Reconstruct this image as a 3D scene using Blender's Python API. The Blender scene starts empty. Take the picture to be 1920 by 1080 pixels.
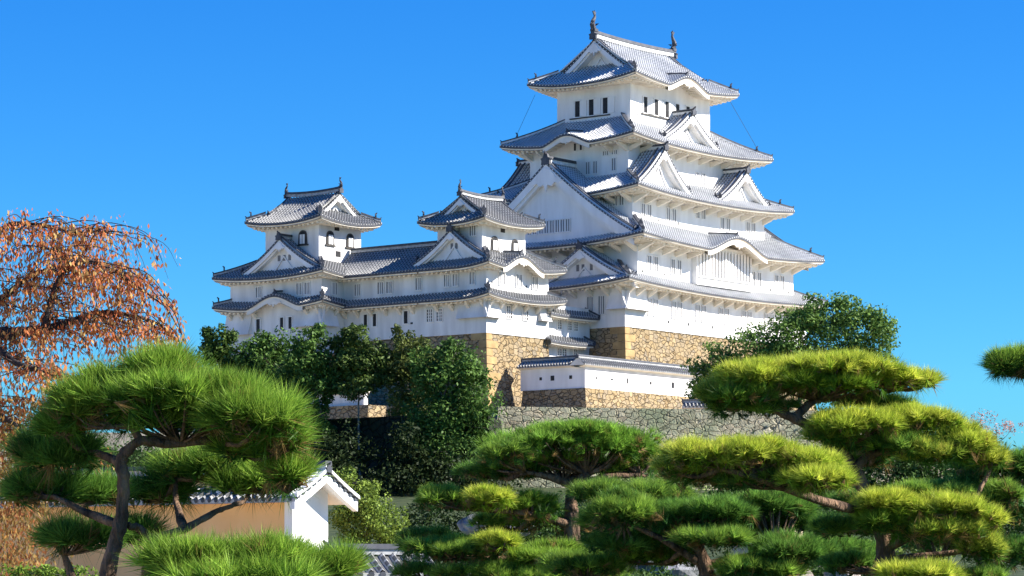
import bpy, math, random
import numpy as np
from mathutils import Vector

sc = bpy.context.scene
# ------------------------------------------------------------------ camera, sky, sun, exposure
F, HZ, CX = 5500.0, 1100.0, 960.0          # focal length / horizon row / centre column of the photograph
cam_d = bpy.data.cameras.new('camera'); cam = bpy.data.objects.new('camera', cam_d)
sc.collection.objects.link(cam)
cam_d.sensor_width = 36.0; cam_d.lens = F / 1920 * 36.0
cam_d.shift_y = (HZ - 540) / 1920
cam_d.clip_start = 0.1; cam_d.clip_end = 20000
cam.location = (0, 0, 0); cam.rotation_euler = (math.radians(90), 0, 0)
sc.camera = cam

SUN_AZ, SUN_EL = math.radians(-4.0), math.radians(34.0)     # azimuth counted from +X towards +Y
w = bpy.data.worlds.new('World'); sc.world = w; w.use_nodes = True
nt = w.node_tree; nt.nodes.clear()
sky = nt.nodes.new('ShaderNodeTexSky'); sky.sky_type = 'NISHITA'; sky.sun_disc = False
sky.sun_elevation = SUN_EL
sky.sun_rotation = math.pi / 2 - SUN_AZ
sky.altitude = 50; sky.air_density = 1.0; sky.dust_density = 0.3; sky.ozone_density = 2.0
hsv = nt.nodes.new('ShaderNodeHueSaturation'); hsv.inputs['Saturation'].default_value = 1.5
hsv.inputs['Hue'].default_value = 0.507; hsv.inputs['Value'].default_value = 0.95
bg = nt.nodes.new('ShaderNodeBackground'); bg.inputs['Strength'].default_value = 0.08
out = nt.nodes.new('ShaderNodeOutputWorld')
nt.links.new(sky.outputs[0], hsv.inputs['Color']); air = nt.nodes.new('ShaderNodeMix'); air.data_type = 'RGBA'; air.blend_type = 'MULTIPLY'; air.inputs[0].default_value = 1.0; air.inputs[7].default_value = (0.225, 0.64, 1.0, 1)
nt.links.new(hsv.outputs[0], air.inputs[6]); nt.links.new(air.outputs[2], bg.inputs[0]); nt.links.new(bg.outputs[0], out.inputs[0])
sd = bpy.data.lights.new('sun', 'SUN'); sd.energy = 5.0; sd.angle = math.radians(0.5); sd.color = (1.0, 0.95, 0.87)
so = bpy.data.objects.new('sun', sd); sc.collection.objects.link(so)
sdir = Vector((math.cos(SUN_EL) * math.cos(SUN_AZ), math.cos(SUN_EL) * math.sin(SUN_AZ), math.sin(SUN_EL)))
so.rotation_euler = sdir.to_track_quat('Z', 'Y').to_euler(); so.location = (60, 0, 60)
sc.view_settings.view_transform = 'Standard'; sc.view_settings.look = 'None'
sc.view_settings.exposure = 1.3; sc.view_settings.gamma = 1.0
sc.render.engine = 'CYCLES'
sc.cycles.max_bounces = 6; sc.cycles.diffuse_bounces = 4; sc.cycles.transmission_bounces = 3

# ------------------------------------------------------------------ helpers
C = sc.collection.objects
TH = math.radians(52)
UX, UY = math.cos(TH), math.sin(TH)
OX, OY = 11.949, 310.0
def W(a, b, z=0):                          # castle grid (a along the sunny faces, b along the shaded faces) -> world
    return Vector((OX + UX * a - UY * b, OY + UY * a + UX * b, z))
def at(px, py, Y):                         # the point at depth Y seen at a pixel of the photograph
    return Vector(((px - CX) / F * Y, Y, (HZ - py) / F * Y))
def tag(o, label=None, cat=None, group=None, kind=None):
    if label: o['label'] = label
    if cat: o['category'] = cat
    if group: o['group'] = group
    if kind: o['kind'] = kind
    return o
def empty(name, loc, rz=0.0):
    o = bpy.data.objects.new(name, None); C.link(o); o.location = loc; o.rotation_euler = (0, 0, rz)
    o.empty_display_size = 0.5
    return o
class MB:
    def __init__(s): s.v = []; s.f = []; s.m = []; s.uv = {}
    def add(s, vs, fs, m=0):
        k = len(s.v); s.v += [tuple(x) for x in vs]
        for f in fs: s.f.append([k + i for i in f]); s.m.append(m)
        return k
    def quad(s, a, b, c, d, m=0): s.add([a, b, c, d], [(0, 1, 2, 3)], m)
    def hexa(s, p, m=0):                   # 8 points: bottom 4, top 4
        s.add(p, [(3, 2, 1, 0), (4, 5, 6, 7), (0, 1, 5, 4), (1, 2, 6, 5), (2, 3, 7, 6), (3, 0, 4, 7)], m)
    def box(s, x0, x1, y0, y1, z0, z1, m=0):
        s.hexa([(x0, y0, z0), (x1, y0, z0), (x1, y1, z0), (x0, y1, z0), (x0, y0, z1), (x1, y0, z1), (x1, y1, z1), (x0, y1, z1)], m)
    def sweep(s, pts, wd, h, m=0, dz=0.0):  # box section along a path
        pts = [Vector(p) for p in pts]; n = len(pts); ring = []
        for i, p in enumerate(pts):
            t = (pts[min(i + 1, n - 1)] - pts[max(i - 1, 0)]); t.z = 0
            if t.length < 1e-6: t = Vector((1, 0, 0))
            t.normalize(); r = Vector((-t.y, t.x, 0)) * wd / 2
            ring += [p - r + Vector((0, 0, dz)), p + r + Vector((0, 0, dz)), p + r * .8 + Vector((0, 0, dz + h)), p - r * .8 + Vector((0, 0, dz + h))]
        fs = []
        for i in range(n - 1):
            k = i * 4
            for j in range(4): fs.append((k + j, k + (j + 1) % 4, k + 4 + (j + 1) % 4, k + 4 + j))
        fs += [(3, 2, 1, 0), (4 * n - 4, 4 * n - 3, 4 * n - 2, 4 * n - 1)]
        s.add(ring, fs, m)
    def tube(s, pts, rad, m=0, sides=7):
        pts = [Vector(p) for p in pts]; n = len(pts); ring = []
        if not hasattr(rad, '__len__'): rad = [rad] * n
        for i, p in enumerate(pts):
            t = (pts[min(i + 1, n - 1)] - pts[max(i - 1, 0)])
            if t.length < 1e-9: t = Vector((0, 0, 1))
            t.normalize()
            x = t.cross(Vector((0.31, 0.17, 0.93)));  x.normalize(); y = t.cross(x)
            for j in range(sides):
                a = 2 * math.pi * j / sides
                ring.append(p + x * (rad[i] * math.cos(a)) + y * (rad[i] * math.sin(a)))
        fs = []
        for i in range(n - 1):
            for j in range(sides):
                j2 = (j + 1) % sides
                fs.append((i * sides + j, i * sides + j2, (i + 1) * sides + j2, (i + 1) * sides + j))
        fs.append(tuple(range(sides))[::-1]); fs.append(tuple((n - 1) * sides + j for j in range(sides)))
        s.add(ring, fs, m)
    def plate(s, pts, dirv, th, m=0):      # extruded polygon
        n = len(pts); d = Vector(dirv) * th
        vs = [Vector(p) for p in pts] + [Vector(p) + d for p in pts]
        fs = [tuple(range(n)), tuple(range(2 * n - 1, n - 1, -1))] + [(i, i + n, (i + 1) % n + n, (i + 1) % n) for i in range(n)]
        s.add(vs, fs, m)
    def build(s, name, mats, parent=None, off=(0, 0, 0), smooth=False, uvs=None):
        me = bpy.data.meshes.new(name)
        v = np.array(s.v, dtype=float).reshape(-1, 3) - np.array(off)
        me.from_pydata(v.tolist(), [], s.f)
        for mt in (mats if isinstance(mats, (list, tuple)) else [mats]): me.materials.append(mt)
        if len(me.materials) > 1: me.polygons.foreach_set('material_index', s.m)
        if s.uv:
            uvl = me.uv_layers.new(name='uv'); li = np.empty(len(me.loops), dtype=np.int32); me.loops.foreach_get('vertex_index', li)
            arr = np.zeros((len(s.v), 2))
            for k, val in s.uv.items(): arr[k] = val
            uvl.data.foreach_set('uv', arr[li].ravel())
        if smooth: me.polygons.foreach_set('use_smooth', [True] * len(me.polygons))
        me.validate(); me.update()
        o = bpy.data.objects.new(name, me); C.link(o)
        if parent: o.parent = parent
        return o
def np_mesh(name, verts, k, col, mat, parent=None, off=(0, 0, 0)):   # verts: (n*k,3) loose k-gons, col: (n*k,3)
    n = len(verts) // k; me = bpy.data.meshes.new(name)
    me.vertices.add(n * k); me.vertices.foreach_set('co', (verts - np.array(off)).astype(np.float32).ravel())
    me.loops.add(n * k); me.loops.foreach_set('vertex_index', np.arange(n * k, dtype=np.int32))
    me.polygons.add(n); me.polygons.foreach_set('loop_start', np.arange(0, n * k, k, dtype=np.int32))
    me.polygons.foreach_set('loop_total', np.full(n, k, dtype=np.int32))
    me.update(calc_edges=True)
    ca = me.color_attributes.new('tint', 'FLOAT_COLOR', 'POINT')
    ca.data.foreach_set('color', np.concatenate([col, np.ones((n * k, 1))], 1).astype(np.float32).ravel())
    me.materials.append(mat)
    o = bpy.data.objects.new(name, me); C.link(o)
    if parent: o.parent = parent
    return o

# ------------------------------------------------------------------ materials
def newmat(name):
    m = bpy.data.materials.new(name); m.use_nodes = True; t = m.node_tree
    return m, t, t.nodes['Principled BSDF']
def N(t, ty, **kw):
    n = t.nodes.new(ty)
    for k, v in kw.items():
        if k in n.inputs: n.inputs[k].default_value = v
        else: setattr(n, k, v)
    return n
def ramp(t, fac, stops):
    r = t.nodes.new('ShaderNodeValToRGB'); t.links.new(fac, r.inputs[0])
    while len(r.color_ramp.elements) < len(stops): r.color_ramp.elements.new(0.5)
    for e, (p, c) in zip(r.color_ramp.elements, stops): e.position = p; e.color = (*c, 1)
    return r.outputs[0]
def mix(t, fac, a, b):
    n = t.nodes.new('ShaderNodeMix'); n.data_type = 'RGBA'
    for sock, val in ((n.inputs[0], fac), (n.inputs[6], a), (n.inputs[7], b)):
        if hasattr(val, 'links') or hasattr(val, 'is_linked'): t.links.new(val, sock)
        elif isinstance(val, (int, float)): sock.default_value = val
        else: sock.default_value = (*val, 1)
    return n.outputs[2]
def math_n(t, op, a, b=None):
    n = t.nodes.new('ShaderNodeMath'); n.operation = op
    for i, val in enumerate((a, b)):
        if val is None: continue
        if isinstance(val, (int, float)): n.inputs[i].default_value = val
        else: t.links.new(val, n.inputs[i])
    return n.outputs[0]
def mat_noise(name, c1, c2, scale, rough=0.85, bump=0.0, bscale=None, stretch=None):
    m, t, b = newmat(name)
    tc = N(t, 'ShaderNodeTexCoord'); vec = tc.outputs['Object']
    if stretch:
        mp = N(t, 'ShaderNodeMapping'); mp.inputs['Scale'].default_value = stretch; t.links.new(vec, mp.inputs[0]); vec = mp.outputs[0]
    n = N(t, 'ShaderNodeTexNoise', Scale=scale, Detail=6.0); t.links.new(vec, n.inputs['Vector'])
    t.links.new(ramp(t, n.outputs[0], [(0.35, c1), (0.68, c2)]), b.inputs['Base Color'])
    b.inputs['Roughness'].default_value = rough
    b.inputs['Specular IOR Level'].default_value = 0.25
    if bump:
        n2 = N(t, 'ShaderNodeTexNoise', Scale=bscale or scale * 4, Detail=5.0); t.links.new(vec, n2.inputs['Vector'])
        bp = N(t, 'ShaderNodeBump', Strength=bump, Distance=0.1); t.links.new(n2.outputs[0], bp.inputs['Height']); t.links.new(bp.outputs[0], b.inputs['Normal'])
    return m
def mat_tile(name, tile, tile2, joint, jw, side):
    m, t, b = newmat(name)
    uv = N(t, 'ShaderNodeUVMap', uv_map='uv'); sp = N(t, 'ShaderNodeSeparateXYZ'); t.links.new(uv.outputs[0], sp.inputs[0])
    fu = math_n(t, 'FRACT', sp.outputs[0]); fv = math_n(t, 'FRACT', math_n(t, 'MULTIPLY', sp.outputs[1], 1 / 0.34))
    cover = math_n(t, 'GREATER_THAN', fu, 0.45)
    band = math_n(t, 'MULTIPLY', math_n(t, 'LESS_THAN', fv, jw), cover)
    edge = math_n(t, 'MULTIPLY', math_n(t, 'GREATER_THAN', fu, 0.38), math_n(t, 'LESS_THAN', fu, 0.38 + side))
    edge2 = math_n(t, 'GREATER_THAN', fu, 1.0 - side)
    k = math_n(t, 'MAXIMUM', band, math_n(t, 'MAXIMUM', edge, edge2))
    nz = N(t, 'ShaderNodeTexNoise', Scale=0.35, Detail=8.0); tc = N(t, 'ShaderNodeTexCoord'); t.links.new(tc.outputs['Object'], nz.inputs['Vector'])
    base = mix(t, math_n(t, 'MULTIPLY', nz.outputs[0], 1.0), tile, tile2)
    nz2 = N(t, 'ShaderNodeTexNoise', Scale=6.0, Detail=3.0); t.links.new(tc.outputs['Object'], nz2.inputs['Vector'])
    wob = math_n(t, 'MULTIPLY', k, math_n(t, 'ADD', math_n(t, 'MULTIPLY', nz2.outputs[0], 0.7), math_n(t, 'MULTIPLY', nz.outputs[0], 0.9))); 
    cl = N(t, 'ShaderNodeClamp'); t.links.new(wob, cl.inputs[0])
    t.links.new(mix(t, cl.outputs[0], base, joint), b.inputs['Base Color'])
    b.inputs['Roughness'].default_value = 0.8; b.inputs['Specular IOR Level'].default_value = 0.12
    return m
def mat_stone(name, cols, gap, scale, gapw=0.05, bump=0.9, moss=None, flat=(1, 1, 1.25)):
    m, t, b = newmat(name)
    tc = N(t, 'ShaderNodeTexCoord'); mp = N(t, 'ShaderNodeMapping'); mp.inputs['Scale'].default_value = flat; t.links.new(tc.outputs['Object'], mp.inputs[0])
    wn = N(t, 'ShaderNodeTexNoise', Scale=scale * 0.7, Detail=3.0); t.links.new(mp.outputs[0], wn.inputs['Vector'])
    va = N(t, 'ShaderNodeVectorMath', operation='MULTIPLY_ADD'); t.links.new(wn.outputs[1], va.inputs[0]); va.inputs[1].default_value = (1.1 / scale,) * 3; t.links.new(mp.outputs[0], va.inputs[2])
    v1 = N(t, 'ShaderNodeTexVoronoi', Scale=scale); t.links.new(va.outputs[0], v1.inputs['Vector']); v1.inputs['Randomness'].default_value = 0.9
    v2 = N(t, 'ShaderNodeTexVoronoi', Scale=scale, feature='DISTANCE_TO_EDGE'); t.links.new(va.outputs[0], v2.inputs['Vector']); v2.inputs['Randomness'].default_value = 0.9
    sp = N(t, 'ShaderNodeSeparateColor'); t.links.new(v1.outputs['Color'], sp.inputs[0])
    n = len(cols); base = ramp(t, sp.outputs[0], [(i / (n - 1), c) for i, c in enumerate(cols)])
    nz = N(t, 'ShaderNodeTexNoise', Scale=scale * 3.5, Detail=6.0); t.links.new(tc.outputs['Object'], nz.inputs['Vector'])
    base = mix(t, math_n(t, 'MULTIPLY', nz.outputs[0], 0.55), base, tuple(c * 0.45 for c in cols[0]))
    if moss:
        nm = N(t, 'ShaderNodeTexNoise', Scale=0.22, Detail=5.0); t.links.new(tc.outputs['Object'], nm.inputs['Vector'])
        base = mix(t, ramp(t, nm.outputs[0], [(0.45, (0, 0, 0)), (0.65, (.75, .75, .75))]), base, moss)
    k = ramp(t, v2.outputs['Distance'], [(gapw * 0.35, (1, 1, 1)), (gapw, (0, 0, 0))])
    t.links.new(mix(t, k, base, gap), b.inputs['Base Color']); b.inputs['Roughness'].default_value = 0.92
    b.inputs['Specular IOR Level'].default_value = 0.15
    hgt = ramp(t, v2.outputs['Distance'], [(0.0, (0, 0, 0)), (gapw * 3.0, (1, 1, 1))])
    hh = math_n(t, 'ADD', hgt, math_n(t, 'MULTIPLY', nz.outputs[0], 0.5))
    hh = math_n(t, 'ADD', hh, math_n(t, 'MULTIPLY', sp.outputs[1], 0.6))
    bp = N(t, 'ShaderNodeBump', Strength=bump, Distance=0.22); t.links.new(hh, bp.inputs['Height']); t.links.new(bp.outputs[0], b.inputs['Normal'])
    return m
def mat_leaf(name, trans=0.35, rough=0.55, sat=1.0):
    m, t, b = newmat(name); at_ = N(t, 'ShaderNodeAttribute', attribute_name='tint')
    t.links.new(at_.outputs['Color'], b.inputs['Base Color']); b.inputs['Roughness'].default_value = rough
    b.inputs['Specular IOR Level'].default_value = 0.12
    tr = N(t, 'ShaderNodeBsdfTranslucent'); t.links.new(at_.outputs['Color'], tr.inputs[0])
    mx = N(t, 'ShaderNodeMixShader'); mx.inputs[0].default_value = trans
    o = [x for x in t.nodes if x.type == 'OUTPUT_MATERIAL'][0]
    t.links.new(b.outputs[0], mx.inputs[1]); t.links.new(tr.outputs[0], mx.inputs[2]); t.links.new(mx.outputs[0], o.inputs[0])
    return m
M = {}
M['plaster'] = mat_noise('white_plaster', (.74, .715, .69), (.87, .85, .83), 0.9, 0.9, 0.06, 6.0, (1, 1, .16))
M['old_plaster'] = mat_noise('weathered_white_plaster', (.62, .60, .58), (.82, .80, .78), 0.8, 0.9, 0.08, 5.0, (1, 1, .18))
M['eave_plaster'] = mat_noise('eave_plaster', (.72, .65, .55), (.84, .78, .68), 0.8, 0.9)  # warm bounce under the eaves is put into this cream
M['tile_light'] = mat_tile('plaster_jointed_roof_tile', (.075, .08, .09), (.17, .175, .185), (.70, .70, .69), 0.50, 0.15)
M['tile_dark'] = mat_tile('weathered_roof_tile', (.065, .068, .073), (.17, .166, .158), (.46, .455, .44), 0.28, 0.10)
M['dark_tile'] = mat_noise('dark_ridge_tile', (.045, .048, .06), (.09, .093, .105), 2.0, 0.55)
M['joint'] = mat_noise('white_tile_joint', (.62, .62, .62), (.78, .78, .78), 2.0, 0.8)
M['grey_joint'] = mat_noise('grey_tile_joint', (.28, .28, .28), (.5, .5, .49), 3.0, 0.8)
M['dark'] = mat_noise('dark_interior', (.012, .012, .014), (.03, .03, .032), 2.0, 0.6)
M['pane'] = mat_noise('grey_window_recess', (.16, .165, .175), (.22, .22, .23), 2.0, 0.7)
M['wood'] = mat_noise('dark_weathered_timber', (.05, .045, .04), (.10, .09, .08), 3.0, 0.7)
M['gold'] = mat_noise('gilded_window_trim', (.42, .27, .08), (.55, .36, .12), 3.0, 0.5)
M['stone_gold'] = mat_stone('golden_stone', [(.28, .195, .10), (.40, .29, .155), (.34, .26, .155), (.48, .36, .21), (.31, .25, .175), (.43, .315, .165), (.25, .215, .165)], (.16, .115, .07), 1.45, 0.024, 1.0, None, (1, 1, 1.55))
M['quoin'] = mat_noise('golden_corner_stone', (.29, .19, .085), (.45, .31, .14), 0.9, 0.9, 0.5, 2.5)
M['stone_grey'] = mat_stone('mossy_grey_stone', [(.30, .27, .19), (.47, .42, .29), (.37, .36, .25), (.56, .49, .35), (.34, .28, .19)], (.10, .095, .065), 1.35, 0.03, 0.8, (.18, .21, .12), (1, 1, 1.45))
M['stone_dark'] = mat_stone('ivied_stone_painted_shade', [(.02, .024, .016), (.04, .042, .03), (.03, .036, .02), (.05, .045, .032)], (.008, .01, .006), 1.1, 0.06, 0.8, (.012, .022, .008))  # shade of the wall put into near-black stone, besides the ivy
M['bounce_plaster'] = mat_noise('bounce_tinted_plaster', (.82, .46, .19), (.88, .54, .26), 0.6, 0.9, 0.06, 6.0)  # white plaster with warm ground bounce put into its base colour
M['ground'] = mat_noise('pale_gravel_ground', (.36, .31, .23), (.54, .47, .36), 0.35, 0.95, 0.4, 2.0)  # pale tone chosen so the unseen ground bounces warm fill onto the walls
M['sand'] = mat_noise('pale_sandy_earth', (.38, .30, .20), (.50, .41, .29), 0.7, 0.95, 0.3, 3.0)
M['bark'] = mat_noise('pine_bark', (.055, .034, .022), (.27, .165, .10), 14.0, 0.95, 0.9, 25.0, (1, 1, .35))
M['bark_grey'] = mat_noise('grey_bark', (.10, .09, .075), (.26, .24, .21), 3.0, 0.95, 0.5, 8.0)
M['twig'] = mat_noise('dark_cherry_bark', (.025, .02, .018), (.07, .055, .05), 8.0, 0.9, 0.4, 20.0)
M['rock'] = mat_noise('grey_garden_rock', (.045, .048, .052), (.34, .34, .34), 1.6, 0.9, 0.7, 5.0)
M['rock_warm'] = mat_noise('pinkish_garden_rock', (.24, .19, .16), (.48, .40, .34), 2.5, 0.9, 0.7, 6.0)
M['needle'] = mat_leaf('pine_needle', 0.42, 0.45)
M['leaf'] = mat_leaf('broad_leaf', 0.22, 0.55)
M['red_leaf'] = mat_leaf('autumn_leaf', 0.4, 0.6)

t_ = M['ground'].node_tree; b_ = t_.nodes['Principled BSDF']; old = b_.inputs['Base Color'].links[0].from_socket
tc_ = N(t_, 'ShaderNodeTexCoord'); sp_ = N(t_, 'ShaderNodeSeparateXYZ'); t_.links.new(tc_.outputs['Object'], sp_.inputs[0])
nm_ = N(t_, 'ShaderNodeTexNoise', Scale=0.9, Detail=6.0); t_.links.new(tc_.outputs['Object'], nm_.inputs['Vector'])
moss_ = ramp(t_, nm_.outputs[0], [(.35, (.018, .035, .010)), (.7, (.07, .085, .03))])
mk_ = math_n(t_, 'MULTIPLY', math_n(t_, 'LESS_THAN', sp_.outputs[1], 277.0), math_n(t_, 'LESS_THAN', math_n(t_, 'ABSOLUTE', sp_.outputs[0]), 47.0))
bounce_strip_ = math_n(t_, 'MULTIPLY', math_n(t_, 'LESS_THAN', sp_.outputs[0], -3.5), math_n(t_, 'LESS_THAN', sp_.outputs[1], 116.0))  # moss-free pale ground put in to bounce warm light onto the roofed wall
mk_ = math_n(t_, 'MULTIPLY', mk_, math_n(t_, 'SUBTRACT', 1.0, bounce_strip_))
t_.links.new(mix(t_, mk_, old, moss_), b_.inputs['Base Color'])
# ------------------------------------------------------------------ terrain
def terrain_z(x, y):
    z = -1.6
    if y > 115: z += 11.0 * min(1, (y - 115) / 160.0) ** 1.3
    if y > 276:
        k = min(1, (y - 276) / 1.5)
        inside = 1.0 - min(1, max(0, (x - 36) / 18.0)); inside *= 1.0 - min(1, max(0, (-60 - x) / 25.0))
        fade = 1.0 - min(1, max(0, (y - 420) / 150.0))
        left = 1.0 if x > -2.2 else 0.72
        z += k * 7.2 * inside * fade * left
        z = z - (1 - fade) * 9.5 if y > 420 else z
    return z
mb = MB(); xs = sorted(set([-2500, -1200, -600, -300, -200, -140] + list(range(-100, 101, 4)) + [-2.6, -1.8] + [140, 200, 300, 600, 1200, 2500]))
ys = [-60, -20, 0, 8, 14, 20, 30, 45, 60, 80, 100, 115, 130, 150, 170, 190, 210, 230, 250, 262, 270, 275.9, 277.6, 285, 300, 320, 340, 370, 400, 420, 450, 500, 570, 700, 1000, 1800, 4000, 9000]
rs = random.Random(5); gv = []
for y in ys:
    for x in xs:
        j = 0.25 * rs.uniform(-1, 1) if 40 < y < 270 else 0
        sh = .22 * (min(max(x, -1.5), 46) + 1.5) if 255 < y < 310 else 0
        gv.append((x, y + sh, terrain_z(x, y) + j))
nx = len(xs)
mb.add(gv, [(j * nx + i, j * nx + i + 1, (j + 1) * nx + i + 1, (j + 1) * nx + i) for j in range(len(ys) - 1) for i in range(nx - 1)])
tag(mb.build('ground', M['ground'], smooth=False), kind='structure')

# ------------------------------------------------------------------ Japanese roof builder (castle grid coordinates)
def bell(x):
    x = abs(x)
    return 0.0 if x >= 1 else math.cos(math.pi * x / 2) ** 2
RIB = [(0, 0), (.42, 0), (.53, .09), (.71, .14), (.89, .09)]
def surf(mb, A, d, n, L, zf, pm, rib=0.42, rows=7, m=0, bump=1.0):
    nr = max(1, round(L / rib)); r = L / nr; cols = []
    for i in range(nr):
        for o, h in RIB: cols.append(((i + o) * r, h * bump, i + o))
    cols.append((L, 0, nr)); k0 = len(mb.v)
    for s, h, us in cols:
        P = max(pm(s), 0.0)
        for k in range(rows + 1):
            p = P * k / rows
            mb.uv[len(mb.v)] = (us, p)
            mb.v.append((A[0] + d[0] * s + n[0] * p, A[1] + d[1] * s + n[1] * p, zf(s, p) + h))
    R = rows + 1
    for i in range(len(cols) - 1):
        if pm(cols[i][0]) <= 0.01 and pm(cols[i + 1][0]) <= 0.01: continue
        for k in range(rows):
            a = k0 + i * R + k; mb.f.append([a, a + R, a + R + 1, a + 1]); mb.m.append(m)
def disc(mb, c, dx, r, m, nrm, th=0.03):   # round tile end facing nrm
    vs = []; c = Vector(c) + Vector(nrm) * th
    for j in range(7):
        a = 2 * math.pi * j / 7
        vs.append(c + Vector(dx) * (r * math.cos(a)) + Vector((0, 0, 1)) * (r * math.sin(a)))
    mb.add(vs, [tuple(range(7))], m)
def oni(mb, pos, fwd, size, m):            # ridge-end ornament plate with a spike
    pos = Vector(pos); f = Vector((fwd[0], fwd[1], 0)).normalized(); x = Vector((-f.y, f.x, 0)); z = Vector((0, 0, 1)); s = size
    prof = [(-.5, -.15), (.5, -.15), (.46, .25), (.58, .45), (.3, .55), (.2, .85), (0, 1.0), (-.2, .85), (-.3, .55), (-.58, .45), (-.46, .25)]
    mb.plate([pos + x * (a * s) + z * (b * s) - f * (.12 * s) for a, b in prof], f, .3 * s, m)
    mb.tube([pos + z * (.75 * s) - f * .1 * s, pos + z * (.95 * s) + f * (.22 * s), pos + z * (1.12 * s) + f * (.32 * s)], [.15 * s, .14 * s, .12 * s], m, 6)
def shachi(mb, pos, fwd, h, m):            # roof fish: head on the ridge end, body arching up to a forked tail
    pos = Vector(pos); f = Vector((fwd[0], fwd[1], 0)).normalized(); z = Vector((0, 0, 1)); x = Vector((-f.y, f.x, 0))
    P = [(-.10, .0), (.10, .10), (.17, .25), (.13, .42), (.02, .58), (-.06, .72), (-.06, .84), (.0, .92)]
    R = [.10, .16, .155, .13, .10, .075, .055, .04]
    mb.tube([pos + f * (a * h) + z * (b * h) for a, b in P], [r * h for r in R], m, 8)
    mb.box(*[v for c in ((pos.x - .16 * h, pos.x + .16 * h), (pos.y - .16 * h, pos.y + .16 * h), (pos.z - .12 * h, pos.z + .03 * h)) for v in c], m)
    tail = [(-.05, .80), (-.16, .98), (-.08, .95), (-.02, 1.06), (.04, .96), (.16, 1.0), (.07, .86), (.02, .78)]
    mb.plate([pos + f * (a * h) + z * (b * h) - x * .03 * h for a, b in tail], x, .06 * h, m)
    for q in ((.22, .16), (.26, .32), (.2, .48)):    # dorsal fins
        mb.plate([pos + f * ((q[0] - .07) * h) + z * ((q[1] - .06) * h) - x * .02 * h, pos + f * ((q[0] + .07) * h) + z * (q[1] * h) - x * .02 * h, pos + f * ((q[0] - .07) * h) + z * ((q[1] + .07) * h) - x * .02 * h], x, .04 * h, m)
    for sg in (-1, 1):
        mb.plate([pos + x * (sg * .12 * h) + z * (.18 * h), pos + x * (sg * .30 * h) + z * (.30 * h) - f * .05 * h, pos + x * (sg * .12 * h) + z * (.30 * h)], f, .05 * h, m)

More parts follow.
